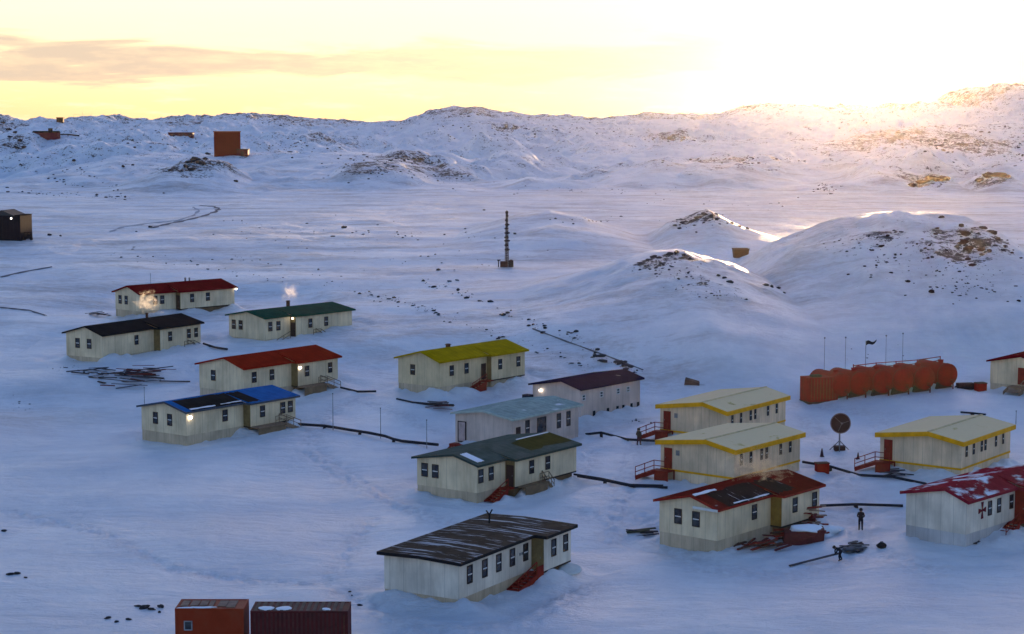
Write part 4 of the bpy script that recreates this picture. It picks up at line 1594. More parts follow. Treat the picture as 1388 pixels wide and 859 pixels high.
# ------------------------------------------------------------------ pipelines lying on the snow
def pipeline(lb, pts, r=.14, m=None, lift=.12, double=0.0):
    C_ = [at(*q) for q in pts]
    w = []
    for q0, q1 in zip(C_[:-1], C_[1:]):
        nseg = max(2, int((q1 - q0).length / 1.2))
        w += [q0.lerp(q1, k / nseg) for k in range(nseg)]
    w.append(C_[-1])
    zg = np.array([ground(q.x, q.y) for q in w])
    zs_ = np.array([zg[max(0, i - 9):i + 10].max() * .35 + zg[max(0, i - 9):i + 10].mean() * .65 for i in range(len(w))])
    r *= .8
    ln_ = np.arange(len(w))
    pf = np.polyval(np.polyfit(ln_, zs_, 2 if len(w) > 12 else 1), ln_)
    zs_ = pf + np.clip(zs_ - pf, -.05, .12)
    w = [Vector((q.x, q.y, zs_[i] + lift + r * .2)) for i, q in enumerate(w)]
    t = thing('pipeline', lb, 'pipe', (0, 0, 0), 0, 'dark pipes lying on the snow')
    MB().path(w, r, 8).build('pipe', m or BLACK, t)
    if double:
        MB().path([q + Vector((-double * .3, double, -.03)) for q in w], r * .8, 8).build('pipe', m or BLACK, t)
    for i in range(2, len(w) - 1, 4):
        q = w[i]
        MB().box(q.x - .16, q.x + .16, q.y - .3, q.y + .3, q.z - lift - .5, q.z - r * .9).build('support', DARKW, t)
    return t


PIPEM = mat('dark pipe lagging', (.030, .028, .034, 1), .7, .4, 2)
pipeline('dark pipe running right from the blue roofed house to the grey green house', [(404, 573), (440, 580), (500, 591), (545, 600), (594, 609)], .2, PIPEM, .14)
pipeline('dark pipe from behind the bright red roof towards the mustard yellow house', [(462, 527), (485, 532), (510, 534)], .16, PIPEM)
pipeline('dark pipe across the snow below the mustard yellow house', [(538, 541), (560, 546), (590, 552), (615, 558)], .19, PIPEM, .15)
pipeline('dark pipe from the pale teal house to the yellow trimmed pair', [(794, 589), (815, 592), (850, 597), (888, 601)], .17, PIPEM)
pipeline('pair of dark pipes running right from the grey green house', [(783, 649), (820, 655), (860, 661), (905, 663)], .16, PIPEM, .16, 1.1)
pipeline('straight dark pipe between the damaged red house and the red cross house', [(1112, 688), (1160, 687), (1224, 687)], .16, PIPEM, .16)
pipeline('dark pipe running past the small red cabinet below the dish', [(1088, 630), (1125, 638), (1165, 645), (1210, 650), (1255, 657)], .17, PIPEM, .14)
pipeline('short dark pipe above the yellow trimmed building at the right', [(1302, 561), (1318, 562), (1336, 565)], .14, PIPEM, .2)
pipeline('dark pipe between the black roofed and the green roofed houses', [(276, 468), (292, 473), (308, 476)], .18, PIPEM, .15)

# ------------------------------------------------------------------ thin poles
for px, py, top, lb in ((451.5, 583, 532, 'thin grey pole right of the blue roofed house'), (516, 594, 552, 'thin grey pole on the snow below the mustard yellow house'),
                        (578.5, 608, 568, 'thin grey pole where the dark pipe reaches the pale teal house'), (196, 555, 524, 'thin grey pole behind the left end of the blue roofed house'),
                        (1377, 575, 556, 'thin pole at the far corner of the right yellow trimmed building')):
    p = at(px, py)
    hh = (py - top) / ppm(p)
    t = thing('thin_pole', lb, 'pole', p, 0, 'thin poles among the houses')
    MB().tube((0, 0, -.4), (0, 0, hh), .045, .03, 6).build('pole', STEEL, t)
    MB().tube((0, 0, hh - .12), (.0, 0, hh), .07, n=6).build('pole_cap', STEEL, t)

# ------------------------------------------------------------------ timber pile, rubble
def planks(name, lb, cat, px, py, rx, ry, n, lrange, seed, m, group=None, rz=(0, 40), hz=.5):
    """a heap of single boards thrown on each other; each heap is one pile on the snow"""
    rr = random.Random(seed)
    c = at(px, py)
    k = ppm(c)
    t = thing(name, lb, cat, c, 0, group)
    dep = math.sin(math.atan((py - 170) / F)) + .02
    for i in range(n):
        ln, wd, th = rr.uniform(*lrange), rr.uniform(.12, .3), rr.uniform(.04, .12)
        gx, gy = rr.gauss(0, .45) * rx / k, rr.gauss(0, .45) * ry / k / dep
        a = R(rr.uniform(*rz))
        d = Vector((math.cos(a), math.sin(a), rr.uniform(-.12, .16))) * ln / 2
        nr = Vector((-math.sin(a), math.cos(a), 0)) * wd / 2
        z = ground(c.x + gx, c.y + gy) - c.z + rr.uniform(.03, hz)
        o = Vector((gx, gy, z))
        q = [o - d - nr, o + d - nr, o + d + nr, o - d + nr]
        up = Vector((0, 0, th))
        MB().hexa([tuple(v) for v in q] + [tuple(v + up) for v in q]).build('board', m[i % len(m)], t)
    return t


DW2 = mat('blue grey weathered board', (.06, .06, .075, 1), .8, .3, 2)
RW2 = mat('dark red board', (.13, .028, .026, 1), .8, .3, 2)
planks('timber_pile', 'sprawling pile of dark boards on the snow in front of the black roofed house', 'timber pile', 188, 511, 36, 8, 38, (1.6, 5.0), 31, [DARKW, DW2, RW2], None, (-22, 14), .55)
planks('timber_pile', 'smaller scatter of dark boards left of the sprawling board pile', 'timber pile', 128, 503, 36, 8, 14, (1.2, 3.5), 32, [DARKW, DW2], None, (-40, 20), .2)
planks('rubble_heap', 'heap of dark red boards under the wing of the damaged red house', 'rubble', 1085, 731, 34, 7, 40, (1.0, 3.4), 33, [RW2, REDW, DARKW], None, (-30, 40), .7)
planks('rubble_heap', 'low heap of rusty sheets along the near wall of the damaged red house', 'rubble', 1030, 741, 40, 5, 26, (.8, 2.6), 34, [RW2, REDW, RUST], None, (10, 70), .5)
planks('rubble_heap', 'tall jumble of red boards at the right end of the damaged red house', 'rubble', 1100, 716, 12, 7, 26, (.8, 2.2), 35, [RW2, REDW, mat('pale brown board', (.24, .16, .12, 1))], None, (-60, 80), 1.7)
planks('board_stack', 'few boards lying behind the black roofed house beside the farthest red house', 'boards', 133, 428, 14, 3, 7, (1.5, 4), 36, [DARKW, DW2], None, (-30, 10), .4)
planks('board_stack', 'loose dark boards on the snow left of the damaged red house', 'boards', 869, 723, 14, 3, 7, (1.2, 2.8), 37, [DW2, mat('mossy board', (.07, .075, .05, 1))], None, (0, 30), .2)
planks('board_stack', 'loose boards and pallets under the left yellow stairs of the right yellow trimmed building', 'boards', 1210, 643, 12, 3, 8, (.8, 1.8), 38, [DW2, DARKW], None, (-20, 40), .4)
planks('board_stack', 'dark boards at the end of the pipe below the mustard yellow house', 'boards', 596, 551, 12, 3, 8, (1.2, 3), 39, [DARKW, RW2], None, (-15, 10), .5)

p = at(1092, 738)
t = thing('rusty_bin', 'low maroon skip with snow heaped in it, in front of the damaged red house', 'skip', p, R(-4))
MB().hexa([(-1.9, 0, -.2), (1.5, 0, -.2), (1.5, 1.8, -.2), (-1.9, 1.8, -.2), (-1.7, 0, 1.0), (1.6, 0, 1.25), (1.6, 1.8, 1.25), (-1.7, 1.8, 1.0)]).build('skip_body', mat('maroon steel', (.10, .025, .025, 1), .7, .3), t)
MB().ball((.2, .9, 1.15), 1.0, 3, (1.5, .95, .4), .15, 9).build('snow_heap', SNOWCAP, t, True)
p = at(1114, 722)
t = thing('snow_bank', 'heap of pale snow piled beside the maroon skip', 'snow heap', p, R(20))
MB().ball((0, 0, .05), 1.2, 4, (1.3, 1.0, .6), .3, 21).build('snow_heap', SNOWCAP, t, True)
planks('scrap_heap', 'heap of grey boards and a tarpaulin on the snow right of the rubble', 'scrap', 1160, 744, 14, 5, 15, (.7, 1.9), 52, [DW2, DARKW, mat('grey board', (.13, .13, .14, 1), .8, .3, 2)], None, (5, 50), .35)
p = at(1152, 747)
t = thing('tarpaulin', 'crumpled grey tarpaulin lying over the grey scrap boards right of the rubble', 'tarpaulin', p, R(28))
MB().ball((0, 0, .1), .75, 4, (1.3, .6, .35), .25, 5).build('cover_sheet', mat('grey tarpaulin', (.10, .105, .115, 1), .6, .4, 3), t, True)
MB().path([(-.7, -.4, .1), (0, -.5, .2), (.7, -.3, .1)], .03).build('rope', DARKW, t)
for px, py, lb in ((1195, 742, 'small dark bag on the snow, right of the covered boat'), (965, 742, 'black bag on the snow at the near corner of the damaged red house')):
    p = at(px, py)
    t = thing('bag', lb, 'bag', p, R(10))
    MB().ball((0, 0, .15), .38, 3, (1.2, .8, .75), .1, int(px)).build('bag_body', BLACK, t, True)
    MB().path([(-.15, 0, .38), (-.1, 0, .5), (.1, 0, .5), (.15, 0, .38)], .03).build('handle', BLACK, t)
p = at(773, 775)
t = thing('round_lid', 'round white lid lying at the far corner of the flat brown roofed house', 'lid', p + Vector((0, 0, .1)))
MB().lathe([(.1, .16), (.8, .12), (.95, .03), (.9, -.05), (.1, -.08)], (0, 0, .1), (0, -.25, 1), 28).build('lid_disc', WHITE, t)
p = at(1300, 739)
planks('board_stack', 'few dark boards in the snow at the near corner of the red cross house', 'boards', 1315, 736, 12, 3, 6, (.8, 2.0), 41, [DW2, DARKW], None, (0, 40), .2)
# junk beside the shed at the left edge
p = at(38, 325)
t = thing('trailer_frame', 'dark open trailer frame beside the shed at the left edge', 'trailer', p)
m = MB()
for x in (-.9, 0, .9):
    m.tube((x, 0, 0), (x * .9, 0, 1.5), .1, n=6)
for z in (.4, 1.0, 1.5):
    m.tube((-.9, 0, z), (.9, 0, z), .09, n=6)
m.tube((-.9, 0, .4), (.9, 0, 1.4), .08, n=6)
m.build('frame', BLACK, t)
for x in (-.6, .7):
    MB().lathe([(.12, -.1), (.36, -.1), (.36, .1), (.12, .1)], (x, -.25, .3), (0, 1, 0), 14).build('wheel', BLACK, t)

# ------------------------------------------------------------------ people
def person(lb, px, py, h_px, joints, rz, jacket, trousers):
    p = at(px, py)
    sc = h_px / ppm(p) / 1.78
    bm = bmesh.new()
    vs, rad = {}, {}
    for k, (co, r) in joints['v'].items():
        vs[k] = bm.verts.new(co)
        rad[k] = r
    for a, b in joints['e']:
        bm.edges.new((vs[a], vs[b]))
    bm.verts.index_update()
    order = list(joints['v'].keys())
    me = bpy.data.meshes.new('person')
    bm.to_mesh(me)
    bm.free()
    o = bpy.data.objects.new('person_tmp', me)
    COL.objects.link(o)
    md = o.modifiers.new('skin', 'SKIN')
    for i, k in enumerate(order):
        sv = me.skin_vertices[0].data[i]
        r = rad[k]
        sv.radius = (r, r) if isinstance(r, float) else r
        sv.use_root = (k == 'pelvis')
    md.use_smooth_shade = True
    sb = o.modifiers.new('sub', 'SUBSURF')
    sb.levels = sb.render_levels = 2
    dg = bpy.context.evaluated_depsgraph_get()
    me2 = bpy.data.meshes.new_from_object(o.evaluated_get(dg))
    bpy.data.objects.remove(o)
    me2.name = 'person'
    body = bpy.data.objects.new('body', me2)
    COL.objects.link(body)
    t = thing('person', lb, 'person', p, rz)
    t.scale = (sc, sc, sc)
    body.parent = t
    me2.materials.clear()
    for m in (jacket, trousers, SKINM, BLACK):
        me2.materials.append(m)
    hd = Vector(joints['v']['head'][0])
    pv = Vector(joints['v']['pelvis'][0])
    hands = [Vector(joints['v'][k][0]) for k in joints['v'] if k.startswith('hand')]
    for f in me2.polygons:
        c = f.center
        f.use_smooth = True
        if (c - hd).length < .17:
            f.material_index = 2
        elif c.z < .14:
            f.material_index = 3
        elif any((c - q).length < .12 for q in hands):
            f.material_index = 3
        elif c.z < pv.z - .03:
            f.material_index = 1
    # hood, nose and eyes follow the head
    fwd = Vector(joints['face'])
    MB().ball(tuple(hd + Vector((0, 0, .035)) - fwd * .035), .145, 3, (1, 1, 1.05), .02, 2).build('hood', jacket, t, True)
    MB().ball(tuple(hd + fwd * .125 + Vector((0, 0, -.01))), .024, 2, (1, 1, 1.3)).build('nose', SKINM, t, True)
    sd = fwd.cross(Vector((0, 0, 1)))
    for s in (-1, 1):
        MB().ball(tuple(hd + fwd * .112 + sd * .042 * s + Vector((0, 0, .03))), .015, 2).build('eye', BLACK, t, True)
    return t, p, sc


SKINM = mat('skin', (.42, .24, .17, 1), .6, .1)
JK1 = mat('dark brown parka', (.045, .030, .028, 1), .8, .25, 6)
JK2 = mat('near black parka', (.022, .020, .026, 1), .8, .25, 6)
JK3 = mat('olive brown parka', (.06, .045, .03, 1), .8, .25, 6)
TR1 = mat('dark trousers', (.022, .020, .026, 1), .8, .25, 6)
TR2 = mat('maroon trousers', (.07, .025, .03, 1), .8, .25, 6)


def standing(step=.0, arm=.0, elbow=(0, .05)):
    v = {'pelvis': ((0, 0, .95), .165), 'waist': ((0, 0, 1.1), .165), 'chest': ((0, .01, 1.33), (.20, .15)), 'neck': ((0, .0, 1.5), .075), 'head': ((0, -.02, 1.65), .105), 'crown': ((0, -.01, 1.72), .08)}
    e = [('pelvis', 'waist'), ('waist', 'chest'), ('chest', 'neck'), ('neck', 'head'), ('head', 'crown')]
    for s, n in ((-1, 'a'), (1, 'b')):
        v['hip' + n] = ((s * .105, 0, .87), .12)
        v['knee' + n] = ((s * .115, -.02 + s * step * .5, .49), .085)
        v['ankle' + n] = ((s * .12, .03 + s * step, .1), .065)
        v['toe' + n] = ((s * .13, -.14 + s * step, .055), .055)
        v['sh' + n] = ((s * .2, .01, 1.41), .085)
        v['el' + n] = ((s * (.27 + elbow[0]), elbow[1], 1.13), .07)
        v['wr' + n] = ((s * (.24 - arm * .14), -.10 - arm * .12, .93 + arm * .18), .05)
        v['hand' + n] = ((s * (.22 - arm * .18), -.15 - arm * .13, .87 + arm * .2), .05)
        v['thumb' + n] = ((s * (.17 - arm * .18), -.19 - arm * .13, .87 + arm * .2), .024)
        e += [('pelvis', 'hip' + n), ('hip' + n, 'knee' + n), ('knee' + n, 'ankle' + n), ('ankle' + n, 'toe' + n), ('chest', 'sh' + n), ('sh' + n, 'el' + n), ('el' + n, 'wr' + n), ('wr' + n, 'hand' + n), ('hand' + n, 'thumb' + n)]
    return dict(v=v, e=e, face=(0, -1, 0))


def bending():
    """bent forward towards -x, both hands low on the plank"""
    v = {'pelvis': ((0, 0, .88), .165), 'waist': ((-.12, 0, 1.0), .16), 'chest': ((-.34, 0, 1.12), (.17, .17)), 'neck': ((-.48, 0, 1.17), .075), 'head': ((-.62, 0, 1.2), .105), 'crown': ((-.66, 0, 1.27), .08)}
    e = [('pelvis', 'waist'), ('waist', 'chest'), ('chest', 'neck'), ('neck', 'head'), ('head', 'crown')]
    for s, n in ((-1, 'a'), (1, 'b')):
        v['hip' + n] = ((.02, s * .105, .82), .12)
        v['knee' + n] = ((-.08 + s * .10, s * .12, .46), .085)
        v['ankle' + n] = ((.06 + s * .14, s * .12, .1), .065)
        v['toe' + n] = ((-.11 + s * .14, s * .13, .055), .055)
        v['sh' + n] = ((-.36, s * .19, 1.12), .085)
        v['el' + n] = ((-.42, s * .22, .85), .07)
        v['wr' + n] = ((-.52 + s * .1, s * .10, .62), .05)
        v['hand' + n] = ((-.55 + s * .1, s * .06, .55), .05)
        v['thumb' + n] = ((-.60 + s * .1, s * .03, .53), .024)
        e += [('pelvis', 'hip' + n), ('hip' + n, 'knee' + n), ('knee' + n, 'ankle' + n), ('ankle' + n, 'toe' + n), ('chest', 'sh' + n), ('sh' + n, 'el' + n), ('el' + n, 'wr' + n), ('wr' + n, 'hand' + n), ('hand' + n, 'thumb' + n)]
    return dict(v=v, e=e, face=(-1, 0, 0))


person('person in a dark parka standing straight on the snow between two red roofed houses', 1166.5, 718.5, 30, standing(.02, .9), R(-10), JK1, TR1)
person('person in a brown parka walking by the pipe left of the yellow trimmed pair', 866, 603.5, 23.5, standing(.14, .2), R(150), JK3, TR2)
t, pb, sb = person('person in dark clothes bending over to drag a long plank', 1139, 760, 28, bending(), R(12), JK2, TR1)
e0 = at(1070, 768)
e1 = pb + Vector((-.5, -.1, .5))
t = thing('long_plank', 'long dark plank dragged over the snow by the bending person', 'plank', (0, 0, 0))
d_ = (e1 - e0).normalized()
e1 = e1 + d_ * .5
nn = Vector((-d_.y, d_.x, 0)).normalized() * .13
u3 = Vector((0, 0, .09))
e0 = e0 + Vector((0, 0, .03))
MB().hexa([tuple(q) for q in (e0 - nn, e1 - nn, e1 + nn, e0 + nn)] + [tuple(q + u3) for q in (e0 - nn, e1 - nn, e1 + nn, e0 + nn)]).build('plank_body', DW2, t)

# ------------------------------------------------------------------ rocks
def rock_data(seed, m):
    mb = MB().ball((0, 0, 0), 1.0, 3, (1, .85, .6), .16, seed)
    rr = random.Random(seed)
    o = []
    for v in mb.v:
        q = Vector(v)
        n = sum(math.sin(q.x * f + seed) * math.cos(q.y * f * 1.3 + seed * 2) * math.sin(q.z * f * 1.1 + 1) / f for f in (4.0, 7.3, 12.1)) * .55
        o.append(tuple(q * (1 + n)))
    mb.v = o
    ob = mb.build('rock', m)
    me = ob.data
    bpy.data.objects.remove(ob)
    return me


ROCKS = [rock_data(k, ROCKM) for k in range(5)]
ROCKSB = [rock_data(k + 9, ROCKB) for k in range(4)]


def rocks(lb, group, pts, lib=ROCKS, seed=1, sink=.25):
    rr = random.Random(seed)
    for px, py, spx in pts:
        p = at(px, py)
        s = spx / ppm(p) / 2 * .8
        o = bpy.data.objects.new('rock', rr.choice(lib))
        COL.objects.link(o)
        o.location = p + Vector((0, 0, s * sink))
        o.rotation_euler = (rr.uniform(-.2, .2), rr.uniform(-.2, .2), rr.uniform(0, 6.3))
        o.scale = (s * rr.uniform(1.0, 1.7), s * rr.uniform(.8, 1.2), s * rr.uniform(.6, 1.1))
        tag(o, lb, 'rock', group)


rocks('small dark rock in the snow left of the orange box hut', 'dark rocks left of the orange hut',
      [(146, 838, 9), (158, 843, 7), (174, 840, 10), (187, 822, 9), (196, 824, 14), (205, 826, 10), (218, 823, 11), (216, 830, 6)], seed=2)
rocks('small dark rock on the snow slope at the lower left edge', 'dark rocks at the lower left edge', [(5, 720, 8), (13, 779, 10), (23, 778, 10), (35, 783, 6)], seed=3)
rocks('small dark stone on the snow right of the maroon container', 'stones right of the maroon container', [(474, 802, 5), (477, 807, 4), (488, 821, 8)], seed=4)
rocks('black rock at the crest of the middle hillock', 'rocks on the middle hillock',
      [(878, 353, 8), (886, 349, 10), (893, 350, 8), (900, 357, 7), (908, 345, 9), (917, 343, 10), (927, 346, 9), (935, 351, 7), (874, 361, 5), (898, 364, 5), (907, 366, 5)], seed=5)
rocks('black rock low on the right shoulder of the middle hillock', 'rocks on the right of the middle hillock', [(974, 374, 8), (982, 377, 7), (990, 383, 9), (1038, 387, 9), (1046, 389, 8), (1055, 391, 8), (1063, 397, 5)], seed=6)
rocks('dark rock on the face of the big right hill', 'rocks on the big right hill',
      [(1195, 334, 8), (1203, 320, 7), (1214, 315, 7), (1254, 337, 7), (1260, 333, 6), (1172, 361, 5), (1188, 360, 5), (1208, 370, 7), (1231, 382, 8), (1276, 295, 9), (1258, 350, 6), (1292, 412, 4), (1381, 408, 6), (1150, 372, 4), (1243, 331, 6)], ROCKSB, 7)
rocks('brown rock in the tall bare patch of the big right hill', 'rocks in the bare patch of the right hill',
      [(1303, 307, 12), (1309, 318, 14), (1306, 330, 15), (1313, 338, 14), (1312, 352, 11), (1318, 360, 9), (1332, 310, 14), (1344, 316, 14), (1352, 325, 10), (1330, 340, 15), (1341, 341, 12), (1270, 310, 8), (1268, 318, 9), (1362, 334, 8), (1372, 343, 7), (1384, 350, 6)], ROCKSB, 8)
rocks('dark red rock low on the big right hill', 'red rock of the right hill', [(1263, 396, 12)], ROCKSB, 9)
rocks('brown rocky outcrop on the plain behind the big right hill, the left one', 'left outcrop on the far right plain', [(1236, 252, 14), (1250, 248, 16), (1262, 243, 18), (1274, 244, 18), (1284, 243, 12)], ROCKSB, 10)
rocks('brown rocky outcrop on the plain behind the big right hill, the right one', 'right outcrop on the far right plain', [(1328, 245, 14), (1340, 240, 20), (1353, 239, 18), (1365, 240, 12)], ROCKSB, 11)
rocks('dark rock on the small pointed hill', 'rocks on the small pointed hill', [(915, 306, 7), (926, 302, 8), (921, 310, 7), (945, 295, 8), (955, 291, 10), (964, 293, 9), (972, 297, 8), (944, 315, 6), (992, 303, 7), (1002, 307, 7), (1013, 310, 7)], seed=12)
rocks('dark rock of the outcrop below the orange tower', 'outcrop below the orange tower', [(252, 226, 9), (258, 220, 12), (265, 217, 13), (272, 222, 12), (259, 230, 9), (278, 216, 9), (245, 232, 6), (230, 231, 6), (282, 209, 8)], seed=13)
rocks('dark rock at the left edge below the skyline', 'rocks of the left edge mound', [(4, 167, 8), (12, 176, 9), (20, 180, 8), (14, 186, 8), (27, 191, 8), (33, 200, 9), (6, 197, 7), (22, 200, 6)], seed=14)
rocks('dark boulder on the track at the left', 'boulders along the left track', [(204, 308, 6), (185, 314, 4), (67, 319, 9), (82, 320, 5), (466, 309, 8), (320, 246, 7), (222, 262, 5), (100, 218, 8), (167, 226, 7), (180, 224, 7)], seed=15)
rocks('dark rock standing on the plain left of the mast', 'rocks left of the mast', [(656, 285, 5), (698, 317, 6), (590, 345, 4), (594, 366, 7), (620, 380, 5)], seed=16)


def scatter(name, lb, spec, m, seed):
    """a mass of small stones as one mesh"""
    rr = random.Random(seed)
    base = []
    for k in range(4):
        b = MB().ball((0, 0, 0), 1, 1, (1, .9, .6), .25, k + seed)
        base.append((b.v, b.f))
    out = MB()
    for s in spec:
        if s[0] == 'e':
            _, cx, cy, rx, ry, n, lo, hi = s
            pts = [(cx + rr.gauss(0, .5) * rx, cy + rr.gauss(0, .5) * ry) for _ in range(n)]
        else:
            _, line, jit, n, lo, hi = s
            pts = []
            for _ in range(n):
                k = rr.randrange(len(line) - 1)
                f = rr.random()
                pts.append((line[k][0] + (line[k + 1][0] - line[k][0]) * f + rr.gauss(0, jit * 2), line[k][1] + (line[k + 1][1] - line[k][1]) * f + rr.gauss(0, jit)))
        for px, py in pts:
            if py < 140:
                continue
            p = at(px, py)
            r = lo + (hi - lo) * rr.random() ** 3
            bv, bf = rr.choice(base)
            a = rr.uniform(0, 6.3)
            ca, sa = math.cos(a), math.sin(a)
            st = rr.uniform(.8, 1.6)
            i = len(out.v)
            out.v += [(p.x + (x * ca * st - y * sa) * r, p.y + (x * sa * st + y * ca) * r, p.z + (z + .15) * r) for x, y, z in bv]
            out.f += [[i + q for q in f] for f in bf]
    o = out.build(name, m, recalc=False)
    tag(o, lb, 'rocks', None, 'stuff')


scatter('rock_scatter', 'countless dark stones strewn over the snowfields and hills', [
    ('l', [(572, 381), (620, 394), (660, 412), (720, 440), (770, 455), (800, 476), (830, 492), (868, 505)], 3, 150, .06, .5),
    ('l', [(180, 338), (330, 370), (470, 392), (560, 414), (640, 440), (720, 472), (800, 500)], 3.5, 170, .05, .3), ('l', [(60, 330), (200, 352), (330, 350), (450, 372)], 3, 70, .05, .28), ('l', [(300, 300), (420, 312), (560, 322), (660, 318)], 4, 80, .06, .4), ('l', [(480, 395), (520, 403), (560, 413), (600, 428)], 1.2, 45, .06, .35),
    ('l', [(0, 258), (60, 262), (130, 266), (180, 268)], 2.0, 60, .12, .7), ('l', [(20, 222), (70, 240), (110, 255)], 2.0, 30, .15, .7), ('l', [(100, 228), (150, 250), (168, 266)], 1.5, 26, .15, .6),
    ('e', 560, 215, 34, 8, 90, 0.120, 0.770), ('e', 500, 225, 60, 18, 90, 0.120, 0.605), ('e', 590, 243, 60, 10, 60, 0.120, 0.550), ('e', 700, 178, 160, 14, 135, 0.180, 0.880),
    ('e', 240, 190, 60, 12, 75, 0.180, 0.880), ('e', 400, 195, 60, 16, 90, 0.180, 0.770), ('e', 150, 185, 100, 14, 67, 0.180, 0.770), ('e', 60, 215, 70, 14, 45, 0.180, 0.605), ('e', 370, 163, 36, 7, 75, 0.240, 1.045), ('e', 625, 154, 40, 5, 54, 0.240, 1.045),
    ('e', 905, 188, 40, 6, 60, 0.180, 0.990), ('e', 1000, 217, 80, 5, 75, 0.180, 0.715), ('e', 1300, 190, 110, 22, 180, 0.240, 1.210), ('e', 1200, 180, 70, 24, 75, 0.240, 0.880), ('e', 1120, 254, 20, 8, 36, 0.180, 0.550), ('e', 1325, 130, 50, 8, 105, 0.300, 1.430), ('e', 1380, 215, 30, 12, 45, 0.180, 0.770),
    ('e', 1250, 345, 90, 30, 160, 0.048, 0.315), ('e', 1310, 385, 70, 22, 130, 0.040, 0.255), ('e', 1160, 325, 60, 16, 70, 0.048, 0.270), ('e', 1310, 330, 26, 24, 90, 0.080, 0.525), ('e', 1345, 330, 30, 16, 60, 0.080, 0.450),
    ('e', 890, 360, 24, 10, 70, 0.048, 0.338), ('e', 925, 372, 30, 16, 60, 0.040, 0.225), ('e', 965, 400, 40, 8, 50, 0.040, 0.240), ('e', 930, 300, 26, 8, 40, 0.080, 0.413), ('e', 965, 296, 26, 8, 40, 0.080, 0.450),
    ('e', 800, 298, 60, 4, 30, 0.064, 0.375), ('e', 620, 350, 120, 20, 40, 0.040, 0.300), ('e', 420, 320, 120, 30, 50, 0.048, 0.300), ('e', 1000, 275, 160, 10, 40, 0.064, 0.375), ('e', 800, 258, 120, 6, 60, 0.060, 0.330),
    ('e', 90, 500, 50, 8, 20, 0.040, 0.150), ('e', 860, 570, 14, 6, 14, 0.040, 0.150), ('e', 25, 545, 16, 14, 10, 0.040, 0.135), ('e', 1230, 480, 120, 10, 10, 0.040, 0.150),
], ROCKM, 77)

# ------------------------------------------------------------------ vehicle track in the snow
def track(lb, pts, w, m):
    rows = []
    dense = []
    for (a, b), (c, d) in zip(pts[:-1], pts[1:]):
        for k in range(12):
            dense.append((a + (c - a) * k / 12, b + (d - b) * k / 12))
    dense.append(pts[-1])
    P = [at(*q) for q in dense]
    mb = MB()
    for k, q in enumerate(P):
        d = (P[min(k + 1, len(P) - 1)] - P[max(k - 1, 0)])
        d.z = 0
        d = d.normalized() if d.length > 1e-5 else Vector((1, 0, 0))
        n = Vector((-d.y, d.x, 0)) * w * (.6 + .4 * math.sin(k * .7))
        for s in (-1, -.3, .3, 1):
            x, y = q.x + n.x * s, q.y + n.y * s
            mb.v.append((x, y, ground(x, y) + (.03 if abs(s) > .5 else .16)))
    for k in range(len(P) - 1):
        for s in range(3):
            mb.f.append([k * 4 + s, k * 4 + s + 1, (k + 1) * 4 + s + 1, (k + 1) * 4 + s])
    o = mb.build('vehicle_track', m)
    tag(o, kind='structure')


TRK = mat('compacted dirty snow', (.16, .155, .17, 1), .8, .4, .3)
track('', [(205, 309), (225, 304), (250, 299), (275, 293), (292, 287), (297, 283), (290, 280), (272, 279)], .9, TRK)
track('', [(150, 314), (165, 308), (200, 303), (240, 299), (262, 292), (270, 285), (262, 281)], .6, mat('faint track snow', (.42, .42, .46, 1), .8, .3, .3))
track('', [(0, 417), (20, 419), (40, 421), (62, 428)], .35, TRK)
track('', [(0, 376), (30, 369), (70, 362)], .5, TRK)
track('', [(722, 446), (770, 464), (820, 482), (872, 502)], .14, TRK)

# ------------------------------------------------------------------ steam
def steam(lb, p, sx, sy, sz, dens, seed, tint=(.97, .95, .92, 1)):
    m = bpy.data.materials.new('steam')
    m.use_nodes = True
    N, Lk = m.node_tree.nodes, m.node_tree.links
    N.remove(N['Principled BSDF'])
    vp = N.new('ShaderNodeVolumePrincipled')
    vp.inputs['Color'].default_value = tint
    vp.inputs['Anisotropy'].default_value = .55
    tc = N.new('ShaderNodeTexCoord')
    nz = N.new('ShaderNodeTexNoise')
    nz.inputs['Scale'].default_value = 2.2
    nz.inputs['Detail'].default_value = 5
    nz.inputs['Distortion'].default_value = 1.6
    ad = N.new('ShaderNodeVectorMath')
    ad.inputs[1].default_value = (seed * 3.1, seed, 0)
    Lk.new(tc.outputs['Object'], ad.inputs[0])
    Lk.new(ad.outputs[0], nz.inputs['Vector'])
    ln = N.new('ShaderNodeVectorMath')
    ln.operation = 'LENGTH'
    Lk.new(tc.outputs['Object'], ln.inputs[0])
    mr = N.new('ShaderNodeMapRange')
    mr.inputs[1].default_value, mr.inputs[2].default_value, mr.inputs[3].default_value, mr.inputs[4].default_value = .05, .95, .12, -.75
    Lk.new(ln.outputs['Value'], mr.inputs[0])
    ct = N.new('ShaderNodeMath')
    ct.operation = 'MULTIPLY_ADD'
    ct.inputs[1].default_value, ct.inputs[2].default_value = 3.2, -1.1
    Lk.new(nz.outputs['Fac'], ct.inputs[0])
    a = N.new('ShaderNodeMath')
    Lk.new(mr.outputs[0], a.inputs[0])
    Lk.new(ct.outputs[0], a.inputs[1])
    s = N.new('ShaderNodeMapRange')
    s.inputs[1].default_value, s.inputs[2].default_value, s.inputs[3].default_value, s.inputs[4].default_value = .45, .8, 0, dens
    Lk.new(a.outputs[0], s.inputs[0])
    Lk.new(s.outputs[0], vp.inputs['Density'])
    Lk.new(vp.outputs[0], N['Material Output'].inputs['Volume'])
    o = MB().ball((0, 0, 0), 1.0, 4, (1, 1, 1), .05, seed).build('steam_plume', m, None, True)
    o.location = p
    o.scale = (sx, sy, sz)
    tag(o, lb, 'steam')


